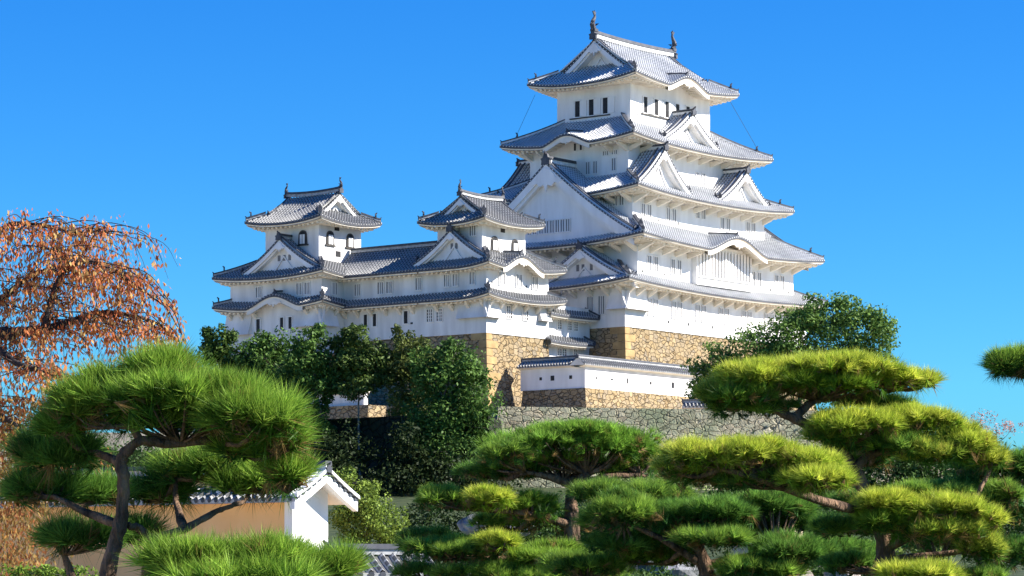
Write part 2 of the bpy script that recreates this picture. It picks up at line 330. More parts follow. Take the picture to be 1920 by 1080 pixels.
class Roof:
    """one roof tier: eave rectangle a0..a1 x b0..b1 at height z0, slope profile rising 'rise' over P"""
    def __init__(s, rect, z0, P, rise, up, over, light=True, karas=(), open_far=False):
        s.open_far = open_far
        s.a0, s.a1, s.b0, s.b1 = rect; s.z0 = z0; s.P = P; s.rise = rise; s.up = up; s.e = over; s.light = light
        s.karas = karas; s.tile = MB(); s.white = MB(); s.ridges = []; s.gables = []
        s.S = {'R': ((s.a0, s.b0), (1, 0), (0, 1), s.a1 - s.a0), 'L': ((s.a0, s.b0), (0, 1), (1, 0), s.b1 - s.b0),
               'F': ((s.a0, s.b1), (1, 0), (0, -1), s.a1 - s.a0), 'B': ((s.a1, s.b0), (0, 1), (-1, 0), s.b1 - s.b0)}
    def piece(s, nm):
        s.ridges.append((nm, MB())); return s.ridges[-1][1]
    def prof(s, p):
        t = p / s.P; return s.rise * (.74 * t + .26 * t * t)
    def zf(s, side):
        A, d, n, L = s.S[side]; Lq = L * .5; ks = [k for k in s.karas if k[0] == side]
        def f(q_s, p):
            q = max(0.0, q_s - p) if (s.open_far and side == 'L') else max(0.0, min(q_s - p, L - q_s - p))
            z = s.z0 + s.prof(p) + s.up * max(0, 1 - q / Lq) ** 2.2 * max(0, 1 - p / (s.P * 1.0))
            for _, c, wv, amp in ks:
                bl = bell((q_s - c) / wv)
                if bl > 0: z = max(z, s.z0 + amp * bl + .10 * p)
            return z
        return f
    def pt(s, side, q, p, z):
        A, d, n, L = s.S[side]; return Vector((A[0] + d[0] * q + n[0] * p, A[1] + d[1] * q + n[1] * p, z))
    def skirts(s, depth, full=(), gcut=0.0, bracket=0.0, skip_hip=False, rib=0.42):
        """depth: how far each slope runs; sides in 'full' run the whole way to the ridge (gabled roof)"""
        for side, (A, d, n, L) in s.S.items():
            if s.open_far and side == 'F': continue
            zf = s.zf(side)
            if s.open_far and side in 'LB': pm = lambda q, L=L: min(q, depth)
            elif side in full: pm = lambda q, L=L: min(q, L - q) if min(q, L - q) < gcut else s.P
            else: pm = lambda q, L=L: min(q, L - q, depth)
            surf(s.tile, A, d, n, L, zf, pm, rib, 9 if side in full else 6)
            s.eave(side, zf, L, bracket, rib)
        if not skip_hip:
            hp = min(depth, s.P) if not full else gcut
            for side, q0, sg in (('R', 0, 1), ('R', s.a1 - s.a0, -1), ('F', 0, 1), ('F', s.a1 - s.a0, -1)):
                if s.open_far and side == 'F': continue
                zf = s.zf(side); pts = []
                for k in range(9):
                    p = .12 + (hp - .12) * k / 8
                    pts.append(s.pt(side, q0 + sg * p, p, zf(q0 + sg * p, p) + .06))
                g = s.piece('hip_ridge'); g.sweep(pts, .40, .20, 1); g.sweep(pts, .44, .13, 0, .20)
                f = (pts[0] - pts[1]); oni(g, pts[0] + Vector((0, 0, .10)), f, .34, 0)
                oni(g, pts[2] + Vector((0, 0, .26)), f, .50, 0)
    def eave(s, side, zf, L, bracket, rib):
        A, d, n, _ = s.S[side]; e = s.e; nr = max(1, round(L / rib)); r = L / nr
        dv = Vector((d[0], d[1], 0)); nv = -Vector((n[0], n[1], 0))
        qs = [i * r for i in range(nr + 1)]
        kb = [k for k in s.karas if k[0] == side]
        def lift(q): return max([k[3] * bell((q - k[1]) / k[2]) for k in kb] + [0])
        def under(q, p):                   # soffit height
            z = zf(q, 0); t = p / e
            ze = s.z0 + lift(q)
            return z * (1 - t) + ze * t - .46 + .16 * p
        T = .25
        for i in range(nr):
            q0, q1 = qs[i], qs[i + 1]; z0, z1 = zf(q0, 0), zf(q1, 0)
            th = .13 + .40 * (lift((q0 + q1) / 2) > .05)
            s.tile.quad(s.pt(side, q0, -.01, z0 + .03), s.pt(side, q1, -.01, z1 + .03), s.pt(side, q1, -.01, z1 - T), s.pt(side, q0, -.01, z0 - T), 1)
            qm = (q0 + .71 * r); disc(s.tile, s.pt(side, qm, 0, zf(qm, 0) - .01), dv, .075, 2, nv, .04)
            c0, c1 = min(max(q0, .14), L - .14), min(max(q1, .14), L - .14)
            s.white.quad(s.pt(side, c0, .10, z0 - T), s.pt(side, c1, .10, z1 - T), s.pt(side, c1, .10, z1 - T - th), s.pt(side, c0, .10, z0 - T - th))
            s.white.quad(s.pt(side, q0, -.01, z0 - T), s.pt(side, q1, -.01, z1 - T), s.pt(side, c1, .10, z1 - T), s.pt(side, c0, .10, z0 - T))
            cl = lambda q, p: min(max(q, p), L - p)
            ps = [.10, e * .5, e + .05]
            for p0, p1 in zip(ps[:-1], ps[1:]):
                u = lambda q, p: s.pt(side, cl(q, p), p, under(cl(q, p), p) - (T + th - .46 + .05 if p < .2 else 0))
                s.white.quad(u(q0, p0), u(q1, p0), u(q1, p1), u(q0, p1))
        for _, kc, kw, ka in kb:           # carved pendant under the crest of an undulating gable
            zc = zf(kc, 0) - T - .30; ks = min(1.0, kw * .2)
            s.white.plate([s.pt(side, kc + a * ks, .02, zc + b * ks) for a, b in ((0, .1), (.5, -.05), (1.0, -.12), (1.25, -.38), (.85, -.40), (.5, -.62), (.2, -.5), (0, -.85), (-.2, -.5), (-.5, -.62), (-.85, -.40), (-1.25, -.38), (-1.0, -.12), (-.5, -.05))], nv, -.14)
        nk = max(1, round(L / .62))
        for i in range(nk):                # rafters
            q = (i + .5) * L / nk; pe = min(e + .1, q - .05, L - q - .05)
            if pe < .6: continue
            z_a, z_b = under(q, .5), under(q, pe)
            v = []
            for dz in (-.17, .02):
                for qq, p, z in ((q - .13, .5, z_a), (q + .13, .5, z_a), (q + .13, pe, z_b), (q - .13, pe, z_b)): v.append(s.pt(side, qq, p, z + dz))
            s.white.hexa(v)
        if bracket:
            nb = max(2, round((L - 2 * e) / bracket))
            for i in range(nb + 1):
                q = e + (L - 2 * e) * i / nb
                if lift(q) > .25: continue
                q = min(max(q, e + .25), L - e - .25); pe = e + .05; zt = under(q, pe); zo = under(q, .75)
                v = []
                for dq in (-.16, .16):
                    v += [s.pt(side, q + dq, pe, zt - 1.0), s.pt(side, q + dq, .75, zo - .3), s.pt(side, q + dq, .75, zo - .05), s.pt(side, q + dq, pe, zt - .45)]
                s.white.hexa(v)
    def gable_front(s, side, c, hw, curve, p0, setb, zbot, bw=.55, orn=1.0, ridge_to=None, roofs=True, wins=()):
        """white gable with bargeboards, pendant and tile edge; curve(x) is the tile height x metres off the centre line"""
        g = MB(); A, d, n, L = s.S[side]; dv = Vector((d[0], d[1], 0)); nv = -Vector((n[0], n[1], 0))
        K = 12
        for sg in (-1, 1):
            for k in range(K):
                x0, x1 = hw * k / K, hw * (k + 1) / K; za, zb_ = curve(x0), curve(x1)
                P_ = lambda x, p, z: s.pt(side, c + sg * x, p, z)
                s.tile.quad(P_(x0, p0 - .03, za + .04), P_(x1, p0 - .03, zb_ + .04), P_(x1, p0 - .03, zb_ - .16), P_(x0, p0 - .03, za - .16), 1)
                for q0, up0, h in ((p0, .16, bw), (p0 + .22, .16 + bw * .8, bw * .65)):
                    g.quad(P_(x0, q0, za - up0), P_(x1, q0, zb_ - up0), P_(x1, q0, zb_ - up0 - h), P_(x0, q0, za - up0 - h))
                    g.quad(P_(x0, q0, za - up0 - h), P_(x1, q0, zb_ - up0 - h), P_(x1, q0 + .24, zb_ - up0 - h + .02), P_(x0, q0 + .24, za - up0 - h + .02))
                zl = .16 + bw * 1.4
                g.quad(P_(x0, p0 + .46, za - zl), P_(x1, p0 + .46, zb_ - zl), P_(x1, p0 + setb, zb_ - zl), P_(x0, p0 + setb, za - zl))
                if curve(x1) - zl + .02 > zbot or curve(x0) - zl + .02 > zbot:
                    g.quad(P_(x0, p0 + setb, zbot), P_(x1, p0 + setb, zbot), P_(x1, p0 + setb, max(zbot, zb_ - zl + .03)), P_(x0, p0 + setb, max(zbot, za - zl + .03)))
            x = .25
            while x < hw:                  # verge tile ends
                disc(s.tile, s.pt(side, c + sg * x, p0 - .03, curve(x) - .04), dv, .07, 2, nv, .03); x += .36
        zt = curve(0) - .2 - bw            # carved pendant under the apex
        pr = [(0, .3), (.34, .12), (.62, -.28), (.98, -.42), (.80, -.62), (.52, -.52), (.34, -.72), (.12, -.62), (0, -.98), (-.12, -.62), (-.34, -.72), (-.52, -.52), (-.80, -.62), (-.98, -.42), (-.62, -.28), (-.34, .12)]
        g.plate([s.pt(side, c + a * orn * (1.15 if hw > 9 else 1), p0 - .08, zt + b * orn) for a, b in pr], -nv, .28)
        # inner shelf: a shallow bow and struts of the gable panel
        if 2.5 < hw < 9:
            ws = hw * .42; zb2 = zbot + .12 * hw
            for sg in (-1, 1):
                for k in range(6):
                    x0, x1 = ws * k / 6, ws * (k + 1) / 6; f = lambda x: curve(x * 1.55) - .16 - bw * 1.9 - .12 * hw
                    if f(x1) < zbot: break
                    v = []
                    for p in (p0 + setb - .14, p0 + setb - .005):
                        v += [s.pt(side, c + sg * x0, p, f(x0) - .2), s.pt(side, c + sg * x1, p, f(x1) - .2), s.pt(side, c + sg * x1, p, f(x1)), s.pt(side, c + sg * x0, p, f(x0))]
                    g.hexa(v)
        for wx, wz, ww, wh in wins:
            g.plate([s.pt(side, c + wx + a, p0 + setb - .04, wz + b) for a, b in ((-ww / 2, -wh / 2), (ww / 2, -wh / 2), (ww / 2, wh / 2), (-ww / 2, wh / 2))], -nv, .06, 1)
        s.gables.append(g)
        return g
    def verge_ridges(s, side, c, hw, curve, p0, stop=.9, n2=2):
        for sg in (-1, 1):
            for off in ((.32,) if n2 == 1 else (.32, .92)):
                e_ = stop if off < 1 else stop * .86
                pts = [s.pt(side, c + sg * hw * e_ * k / 10, p0 + off, curve(hw * e_ * k / 10) + .06) for k in range(11)]
                g_ = s.piece('verge_ridge'); g_.sweep(pts, .26, .16, 1); g_.sweep(pts, .22, .10, 0, .16)
                oni(g_, pts[-1] + Vector((0, 0, .15)), pts[-1] - pts[-2], .48, 0)
    def main_ridge(s, pts, wd=.5, h=.55, oni_at=(0,), size=.8):
        g_ = s.piece('main_ridge'); g_.sweep(pts, wd * .8, h * .55, 1); g_.sweep(pts, wd, h * .45, 0, h * .55)
        for i in oni_at:
            a, b = (pts[0], pts[1]) if i == 0 else (pts[-1], pts[-2])
            oni(g_, Vector(a) + Vector((0, 0, -.1)), Vector(a) - Vector(b), size, 0)
    def dormer(s, side, c, hw, p0, pb, zb, za, setb=.9, bw=.5, orn=.8, wins=(), n2=2):
        """triangular gable standing on the slope"""
        A, d, n, L = s.S[side]; H = za - zb
        def g(t): return .66 * t + .34 * t * t
        curve = lambda x: zb + H * g(max(0, 1 - x / hw)) + (.0 if x < hw else 0)
        for sg in (-1, 1):
            B = s.pt(side, c + sg * hw, p0, 0)
            zf = lambda q, p: zb + H * g(p / hw)
            surf(s.tile, (B.x, B.y), n, (-sg * d[0], -sg * d[1]), pb - p0, zf, lambda q: hw, .42, 8)
        s.gable_front(side, c, hw, curve, p0, setb, zb - .5, bw, orn, wins=wins)
        s.verge_ridges(side, c, hw, curve, p0, .93, n2)
        s.main_ridge([s.pt(side, c, p0 - .08 + (pb - p0) * k / 3, za + .02) for k in range(4)], .42, .5, (0,), .75)
    def kara_ridge(s, side, c, amp, p1):
        s.main_ridge([s.pt(side, c, .35 + (p1 - .35) * k / 3, s.z0 + amp + .1 * (.35 + (p1 - .35) * k / 3) + .08) for k in range(4)], .36, .36, (0,), .55)
    def finish(s, thing, off):
        tm = [M['tile_light'] if s.light else M['tile_dark'], M['dark_tile'], M['joint'] if s.light else M['grey_joint']]
        r = s.tile.build('roof', tm, thing, off)
        if s.white.v: s.white.build('eaves', M['eave_plaster'], r)
        if s.white.v: r.children[-1].data.transform(__import__('mathutils').Matrix.Translation(-Vector(off)))
        for nm, g in s.ridges: g.build(nm, [M['dark_tile'], M['joint'] if s.light else M['grey_joint']], r, off)
        for g in s.gables: g.build('gable', [M['plaster'], M['pane']], r, off)
        return r

def irimoya(roof, axis, g, setb, bw, orn, shachi_h, ridge_h=.6, wins=(), n2=2, both=True, ridge_w=.55, bracket=0):
    """hip-and-gable top roof; axis 'a': ridge along a, gables on L and B; axis 'b': gables on R and F"""
    full = ('R', 'F') if axis == 'a' else ('L', 'B'); ends = ('L', 'B') if axis == 'a' else ('R', 'F')
    roof.skirts(g + setb + .3, full, g, bracket)
    Lend = roof.S[ends[0]][3]; hw = roof.P - g
    curve = lambda x: roof.z0 + roof.prof(roof.P - x)
    for e in ends:
        roof.gable_front(e, Lend / 2, hw, curve, g, setb, roof.z0 + roof.prof(g) - .2, bw, orn, wins=wins)
        roof.verge_ridges(e, Lend / 2, hw, curve, g, .97, n2)
    Ll = roof.S[full[0]][3]; zr = roof.z0 + roof.rise
    pts = []
    for k in range(9):
        t = k / 8; q = g - .1 + (Ll - 2 * g + .2) * t
        pts.append(roof.pt(full[0], q, roof.P, zr + .05 + .18 * (2 * t - 1) ** 2))
    roof.main_ridge(pts, ridge_w, ridge_h, (0, -1), ridge_h * 1.25)
    return pts

# windows: built once per size and kind, then shared
_wc = {}
def window_mesh(wd, h, kind):
    key = (round(wd, 2), round(h, 2), kind)
    if key in _wc: return _wc[key]
    p = MB(); f = MB(); fr = .09
    if kind == 'kato':                     # bell-shaped window: dark trim, white shutters
        def arc(k, sx, top):
            pts = []
            for i in range(13):
                a = math.pi * i / 12; x = math.cos(a) * wd / 2 * sx; z = h * .08 + math.sin(a) ** .8 * (h * .42) * top
                pts.append((x, k, z))
            return [(-wd / 2 * sx * 1.12, k, -h / 2), (wd / 2 * sx * 1.12, k, -h / 2)] + pts
        f.plate(arc(-.10, 1.0, 1.0), (0, 1, 0), .10, 0)
        p.plate(arc(-.125, .78, .80), (0, 1, 0), .03, 1)
        for x in (-.17, .17): p.box(x * wd - wd * .13, x * wd + wd * .13, -.16, -.13, -h * .46, h * .20, 0)
        f.box(-wd * .68, wd * .68, -.16, -.01, -h / 2 - .14, -h / 2, 0)
        fm = M['wood']; pm_ = [M['plaster'], M['dark']]
    else:
        p.box(-wd / 2, wd / 2, -.035, .0, -h / 2, h / 2, 1)
        for x0, x1, z0, z1 in ((-wd / 2 - fr, -wd / 2, -h / 2 - fr, h / 2 + fr), (wd / 2, wd / 2 + fr, -h / 2 - fr, h / 2 + fr), (-wd / 2, wd / 2, h / 2, h / 2 + fr), (-wd / 2, wd / 2, -h / 2 - fr, -h / 2)):
            f.box(x0, x1, -.11, .0, z0, z1, 0)
        fm = M['plaster']; pm_ = [M['plaster'], M['dark'] if kind in ('open', 'bars') else M['pane']]
        if kind in ('lattice', 'bars'):
            nb = 1 if wd < .62 else 2
            for i in range(nb):
                x = wd * ((i + 1) / (nb + 1) - .5); p.box(x - .055, x + .055, -.09, -.036, -h / 2, h / 2, 0)
            if kind == 'bars':
                for i in range(3):
                    z = h * ((i + 1) / 4 - .5); p.box(-wd / 2, wd / 2, -.07, -.037, z - .03, z + .03, 0)
        if kind == 'open':
            p.box(-wd / 2, -wd / 2 + .12, -.08, -.036, -h / 2, h / 2, 0)
    a = p.build('window', pm_); b = f.build('frame', fm)
    r = (a.data, b.data); bpy.data.objects.remove(a); bpy.data.objects.remove(b)
    _wc[key] = r; return r
def window(thing, off, face, plane, s, z, wd, h, kind='lattice'):
    pm_, fm = window_mesh(wd, h, kind)
    o = bpy.data.objects.new('window', pm_); C.link(o); o.parent = thing
    loc = (s, plane - .004, z) if face == 'R' else (plane - .004, s, z)
    o.location = Vector(loc) - Vector(off); o.rotation_euler = (0, 0, 0 if face == 'R' else -math.pi / 2)
    f = bpy.data.objects.new('frame', fm); C.link(f); f.parent = o
    return o
def pair(thing, off, face, plane, s, z, wd, h, gap, kind='lattice'):
    window(thing, off, face, plane, s - gap / 2, z, wd, h, kind); window(thing, off, face, plane, s + gap / 2, z, wd, h, kind)
def port(mb, face, plane, s, z, wd, h):    # small loophole, part of the wall mesh
    if face == 'R': mb.box(s - wd / 2, s + wd / 2, plane - .03, plane + .02, z - h / 2, z + h / 2, 1)
    else: mb.box(plane - .03, plane + .02, s - wd / 2, s + wd / 2, z - h / 2, z + h / 2, 1)
def flare(mb, face, plane, s0, s1, zt, zb, outw, end0=True):   # stone-drop: the wall sweeps outwards to a ledge
    prev = None
    for k in range(7):
        t = k / 6; o = outw * t ** 1.7; z = zt + (zb - zt) * t
        cur = [(s0, o, z), (s1, o, z)]
        if prev:
            q = lambda s_, o_, z_: (s_, plane - o_ - .004, z_) if face == 'R' else (plane - o_ - .004, s_, z_)
            mb.quad(q(*prev[0]), q(*prev[1]), q(*cur[1]), q(*cur[0]), 0)
            for e, i in ((s0, 0), (s1, 1)): mb.quad(q(*prev[i]), q(*cur[i]), q(e, -.02, cur[i][2]), q(e, -.02, prev[i][2]), 0)
        prev = cur
    q = lambda s_, o_, z_: (s_, plane - o_, z_) if face == 'R' else (plane - o_, s_, z_)
    mb.quad(q(s0, outw, zb), q(s1, outw, zb), q(s1, 0, zb + .12), q(s0, 0, zb + .12), 1)
def base_block(name, rect, ztop, zbot, batter, label, mat, quoin_mat, cat='stone wall', quoins=((0, 0),)):
    """battered stone base with alternating long and short corner stones"""
    a0, a1, b0, b1 = rect; o = empty(name, W(a0, b0, zbot), TH); off = (a0, b0, zbot)
    tag(o, label, cat); m = MB(); K = 8
    def ring(t):
        z = ztop + (zbot - ztop) * t; e = batter * t ** 1.25
        return [(a0 - e, b0 - e, z), (a1 + e, b0 - e, z), (a1 + e, b1 + e, z), (a0 - e, b1 + e, z)]
    for k in range(K):
        r0, r1 = ring(k / K), ring((k + 1) / K)
        for i in range(4): m.quad(r0[i], r0[(i + 1) % 4], r1[(i + 1) % 4], r1[i])
    r = ring(0); m.quad(*r)
    m.build('stone_face', mat, o, off)
    qm = MB(); H = .82; n = int((ztop - zbot) / H); rr = random.Random(hash(name) % 7 + 3)
    for ci, cj in quoins:
        for k in range(n):
            z1 = ztop - k * H - .02; z0 = z1 - H + .07
            e1 = batter * ((ztop - z1) / (ztop - zbot)) ** 1.25 + .05; e0 = batter * ((ztop - z0) / (ztop - zbot)) ** 1.25 + .05
            la, lb = ((1.9, .95) if k % 2 else (.95, 1.9)); la *= rr.uniform(.85, 1.2); lb *= rr.uniform(.85, 1.2)
            ca = a0 if ci == 0 else a1; sa = 1 if ci == 0 else -1; cb = b0; sb = 1
            v = []
            for z, e in ((z0, e0), (z1, e1)):
                x, y = ca - sa * e, cb - sb * e
                v += [(x, y, z), (x + sa * la, y, z), (x + sa * la, y + sb * lb, z), (x, y + sb * lb, z)]
            qm.hexa(v)
    if qm.v: qm.build('corner_stones', quoin_mat, o, off)
    return o

# ------------------------------------------------------------------ MAIN KEEP
off = (0, 0, 27.6)
keep = empty('castle_keep', W(0, 0, 27.6), TH)
tag(keep, 'tall white five-tiered castle keep with stacked grey tiled roofs and a big left-facing gable', 'castle keep')
PW = [M['plaster'], M['dark']]
def wall(thing, off, rect, z0, z1, extra=None, mats=None):
    m = MB(); a0, a1, b0, b1 = rect; m.box(a0, a1, b0, b1, z0, z1, 0)
    if extra: extra(m)
    return m.build('wall', mats or PW, thing, off)
def ex1(m):
    for s in (8, 11.8, 16.4, 21, 25.4): port(m, 'R', 0, s, 28.55, .22, .3)
    flare(m, 'R', 0, -.6, 3.9, 31.3, 29.35, .75); flare(m, 'L', 0, -.6, 2.0, 31.3, 29.35, .75)
wall(keep, off, (0, 35.7, 0, 21.6), 27.5, 32.6, ex1)
def ex2(m):
    for s in (3.6, 7.6, 24.2, 28.6, 32.4): port(m, 'R', .3, s, 33.65, .2, .28)
wall(keep, off, (2.7, 33.4, .3, 21.3), 31.5, 37.7, ex2)
def ex3(m):
    for s in (4.6, 8.6, 12.4): port(m, 'R', 1.8, s, 39.7, .2, .28)
wall(keep, off, (3.86, 29.6, 1.8, 19), 36.8, 43.2, ex3)
def ex4(m):
    port(m, 'R', 3.6, 12.6, 46.6, .3, .3)
wall(keep, off, (5.6, 28.2, 3.6, 17), 42.5, 49.2, ex4)
def ex5(m):
    for s in (9.6, 21.4): port(m, 'R', 5.2, s, 51.6, .16, .22)
wall(keep, off, (8.2, 23.6, 5.2, 15.2), 48.5, 56.0, ex5)
# tier 1
r = Roof((-1.9, 37.6, -1.9, 23.5), 31.95, 6.0, 3.5, .65, 1.9)
r.skirts(4.8, bracket=2.1)
r.dormer('L', 5.4 + 1.9, 7.2, 1.1, 4.8, 32.35, 36.15, .9, .5, .75, wins=((-.9, 34.1, .35, .7), (.2, 34.1, .35, .7), (.9, 34.1, .35, .7)))
r.finish(keep, off)
# tier 2: gable roof over the whole shaded end
r = Roof((.1, 36, -2.3, 23.9), 36.75, 13.1, 9.0, .75, 2.6, karas=(('R', 18.4 - .1, 6.6, 1.75),))
r.skirts(4.4, bracket=2.3)
curve2 = lambda x: r.z0 + r.prof(13.1 - x)
for sg, side in ((1, 'R'), (-1, 'F')):
    surf(r.tile, (.32, -2.3 if side == 'R' else 23.9), (1, 0), (0, 1 if side == 'R' else -1), 5.4, lambda q, p: r.z0 + r.prof(max(p, 0)) + .06, lambda q: 13.1, .42, 12)
    surf(r.tile, (35.3, -2.3 if side == 'R' else 23.9), (-1, 0), (0, 1 if side == 'R' else -1), 7.6, lambda q, p: r.z0 + r.prof(max(p, 0)) + .06, lambda q: 13.1, .42, 12)
curveB = lambda x: curve2(x) + .06
r.gable_front('L', 13.1, 11.6, curveB, .22, .80, 37.3, .95, 2.0)
r.gable_front('B', 13.1, 11.5, curveB, .7, 1.5, 38.0, .85, 1.75)
r.verge_ridges('L', 13.1, 11.8, curveB, .22, .985); r.verge_ridges('B', 13.1, 11.6, curveB, .7, .985)
r.main_ridge([Vector((.45 + k * 1.75, 10.8, 45.85)) for k in range(4)], .5, .7, (0,), 1.15)
r.main_ridge([Vector((35.4 - k * 2.4, 10.8, 45.85)) for k in range(4)], .5, .7, (0,), 1.15)
r.kara_ridge('R', 18.3, 1.75, 4.2)
r.finish(keep, off)
# tier 3: twin triangular gables on both long sides
r = Roof((1.36, 32.1, -.7, 21.5), 42.2, 6.0, 3.55, .7, 2.5)
r.skirts(4.5, bracket=2.4)
for side in ('R', 'F'):
    r.dormer(side, 8.0 - 1.36, 5.3, 1.1, 4.5, 42.85, 47.3, .9, .5, .75, wins=((-.35, 44.9, .3, .7), (.35, 44.9, .3, .7)))
    r.dormer(side, 24.0 - 1.36, 5.3, 1.1, 4.5, 42.85, 46.6, .9, .5, .75, wins=((-.35, 44.6, .3, .7), (.35, 44.6, .3, .7)))
r.finish(keep, off)
# tier 4
r = Roof((3.2, 30.6, 1.2, 19.4), 48.1, 6.2, 4.1, .7, 2.4, karas=(('L', 10.3 - 1.2, 3.9, 1.15), ('B', 10.3 - 1.2, 3.9, 1.15)))
r.skirts(5.2, bracket=2.2)
for side in ('R', 'F'): r.dormer(side, 16.2 - 3.2, 5.4, 1.2, 4.4, 48.95, 52.3, .9, .5, .75, wins=((-.35, 50.5, .3, .5), (.35, 50.5, .3, .5)))
r.kara_ridge('L', 9.1, 1.15, 3.4)
r.finish(keep, off)
# tier 5: top roof
r = Roof((5.8, 26.0, 2.8, 17.6), 55.1, 7.4, 5.15, .7, 2.4, karas=(('R', 16.1 - 5.8, 4.6, 1.3), ('F', 16.1 - 5.8, 4.6, 1.3)))
pts = irimoya(r, 'a', 2.5, 1.3, .55, 1.1, 0, .75, n2=2)
r.kara_ridge('R', 10.3, 1.3, 3.6)
rf = r.finish(keep, off)
for p, f in ((pts[0], (-1, 0)), (pts[-1], (1, 0))):
    m = MB(); shachi(m, p + Vector((f[0] * -.15, 0, .85)), f, 2.0, 0); m.build('ridge_ornament', M['dark_tile'], rf, off)
# windows of the keep
for i in range(7): pair(keep, off, 'R', 0, 4.97 + 4.56 * i, 29.9, .62, 1.75, 1.12)
pair(keep, off, 'L', 0, 3.8, 29.95, .75, 1.9, 1.5)
pair(keep, off, 'L', 0, 9.2, 29.95, .75, 1.9, 1.5)
for s in (5.4, 9.8, 25.6, 30.4): pair(keep, off, 'R', .3, s, 34.6, .6, 1.6, 1.2)
for s in (6.33, 11.04, 21.6, 26.75): pair(keep, off, 'R', 1.8, s, 40.5, .58, 1.4, 1.15)
pair(keep, off, 'R', 1.8, 16.7, 41.3, .58, 1.2, 1.15)
pair(keep, off, 'L', 3.86, 3.63, 41.5, .5, 1.0, .85)
for s in (12.6, 19.34): pair(keep, off, 'R', 3.6, s, 45.5, .58, 1.35, 1.15)
pair(keep, off, 'L', 5.6, 8.5, 45.65, .5, 1.3, 1.0); window(keep, off, 'L', 5.6, 5.5, 45.75, .5, 1.3); window(keep, off, 'L', 5.6, 12.2, 45.7, .5, 1.3)
pair(keep, off, 'L', 5.6, 10.4, 48.1, .45, .8, .8, 'open')
for s in (6.6, 5.4): window(keep, off, 'L', 5.6, s, 47.05, .7, .42)
for s in (13.2, 11.6, 10.1, 8.7): pair(keep, off, 'L', 1.09, s, 38.95, .50, 1.3, .72, 'lattice')
# top storey: dark openings between white sliding shutters
for face, plane, cs, z in (('R', 5.2, (10.9, 12.95, 15.0, 17.05, 19.1), 52.85), ('L', 8.2, (12.4, 10.5, 8.6), 52.75)):
    for s in cs:
        window(keep, off, face, plane, s, z, .80, 1.75, 'open')
    m = MB(); lo, hi = min(cs) - .7, max(cs) + 1.0
    if face == 'R':
        m.box(lo, hi, plane - .14, plane - .0, z - 1.1, z - .97)
        for s in cs: m2 = MB(); m2.box(s + .42, s + 1.5, plane - .10, plane - .004, z - .86, z + .86); m2.build('shutter', M['plaster'], keep, off)
    else:
        m.box(plane - .14, plane, lo, hi, z - 1.1, z - .97)
        for s in cs: m2 = MB(); m2.box(plane - .10, plane - .004, s - 1.3, s - .42, z - .86, z + .86); m2.build('shutter', M['plaster'], keep, off)
    m.build('window_sill', M['wood'], keep, off)
# projecting lattice bay under the undulating gable
m = MB(); m.box(12.9, 23.9, -.35, .31, 33.0, 37.4, 0)
m.box(13.3, 23.5, -.38, -.34, 34.0, 36.9, 1)
k = 0
while 13.3 + k * .62 < 23.5:
    x = 13.3 + k * .62; m.box(x, x + .36, -.50, -.37, 33.95, 36.95, 0); k += 1
m.box(13.2, 23.6, -.52, -.36, 33.80, 33.95, 0)
m.build('lattice_bay', [M['plaster'], M['pane']], keep, off)
for p0, p1 in (((6.4, 16.9, 54.6), (4.4, 18.4, 49.2)), ((25.0, 3.4, 54.9), (29.2, 2.2, 49.5))):
    m = MB(); m.tube([p0, p1], .025, 0, 4); m.build('lightning_cable', M['dark_tile'], keep, off)

base_block('stone_base', (.12, 35.6, .12, 21.5), 27.55, 15.5, 1.9, 'golden stone base under the tall five-tiered keep, sunlit on its right face', M['stone_gold'], M['quoin'])

# ------------------------------------------------------------------ RIGHT SMALL KEEP
B0 = 4.0; S0 = -18.5
off = (S0, B0, 25.9); sk = empty('castle_turret', W(S0, B0, 25.9), TH)
tag(sk, 'white three-storey turret between the corridor and the great keep, its top gable facing left', 'turret', 'white castle turrets')
OP = [M['old_plaster'], M['dark']]
def e_(m):
    flare(m, 'R', B0, S0 - .5, S0 + 2.0, 29.6, 27.35, .6); flare(m, 'L', S0, B0 - .5, B0 + 3.6, 29.6, 27.35, .6); flare(m, 'R', B0, S0 + 8.6, S0 + 10.3, 29.6, 27.6, .6)
wall(sk, off, (S0, S0 + 10.4, B0, B0 + 8.6), 25.8, 30.3, e_, OP)
def e_(m):
    for s in (-17.6, -11.9): port(m, 'R', B0, s, 31.0, .16, .2)
wall(sk, off, (S0, S0 + 10.4, B0, B0 + 8.6), 30.2, 33.2, e_, OP)
def e_(m):
    port(m, 'R', B0 + 1.2, -14.3, 36.7, .7, .5)
wall(sk, off, (-17.7, -10.5, B0 + 1.2, B0 + 7.1), 32.6, 37.8, e_, OP)
r = Roof((S0 - 1.4, S0 + 11.8, B0 - 1.4, 12.02), 29.4, 3.0, 1.8, .5, 1.4, light=False, open_far=True); r.skirts(1.5, bracket=2.0); r.finish(sk, off)
r = Roof((S0 - 1.4, S0 + 11.8, B0 - 1.4, 12.02), 32.6, 4.1, 2.9, .5, 1.4, light=False, open_far=True, karas=(('R', 4.45 + 1.4, 3.9, 1.35),)); r.skirts(3.2)
r.dormer('L', 8.3 - B0 + 1.4, 4.9, .8, 4.0, 33.35, 36.5, .7, .42, .55, wins=((-.3, 34.9, .3, .6), (.3, 34.9, .3, .6)), n2=1)
r.kara_ridge('R', 5.85, 1.35, 2.6); r.finish(sk, off)
r = Roof((-19.2, -9.0, B0 - .3, B0 + 8.6), 37.25, 4.45, 2.85, .45, 1.5, light=False)
pts = irimoya(r, 'a', 1.6, .8, .38, .6, 0, .5, n2=1, ridge_w=.42); rf = r.finish(sk, off)
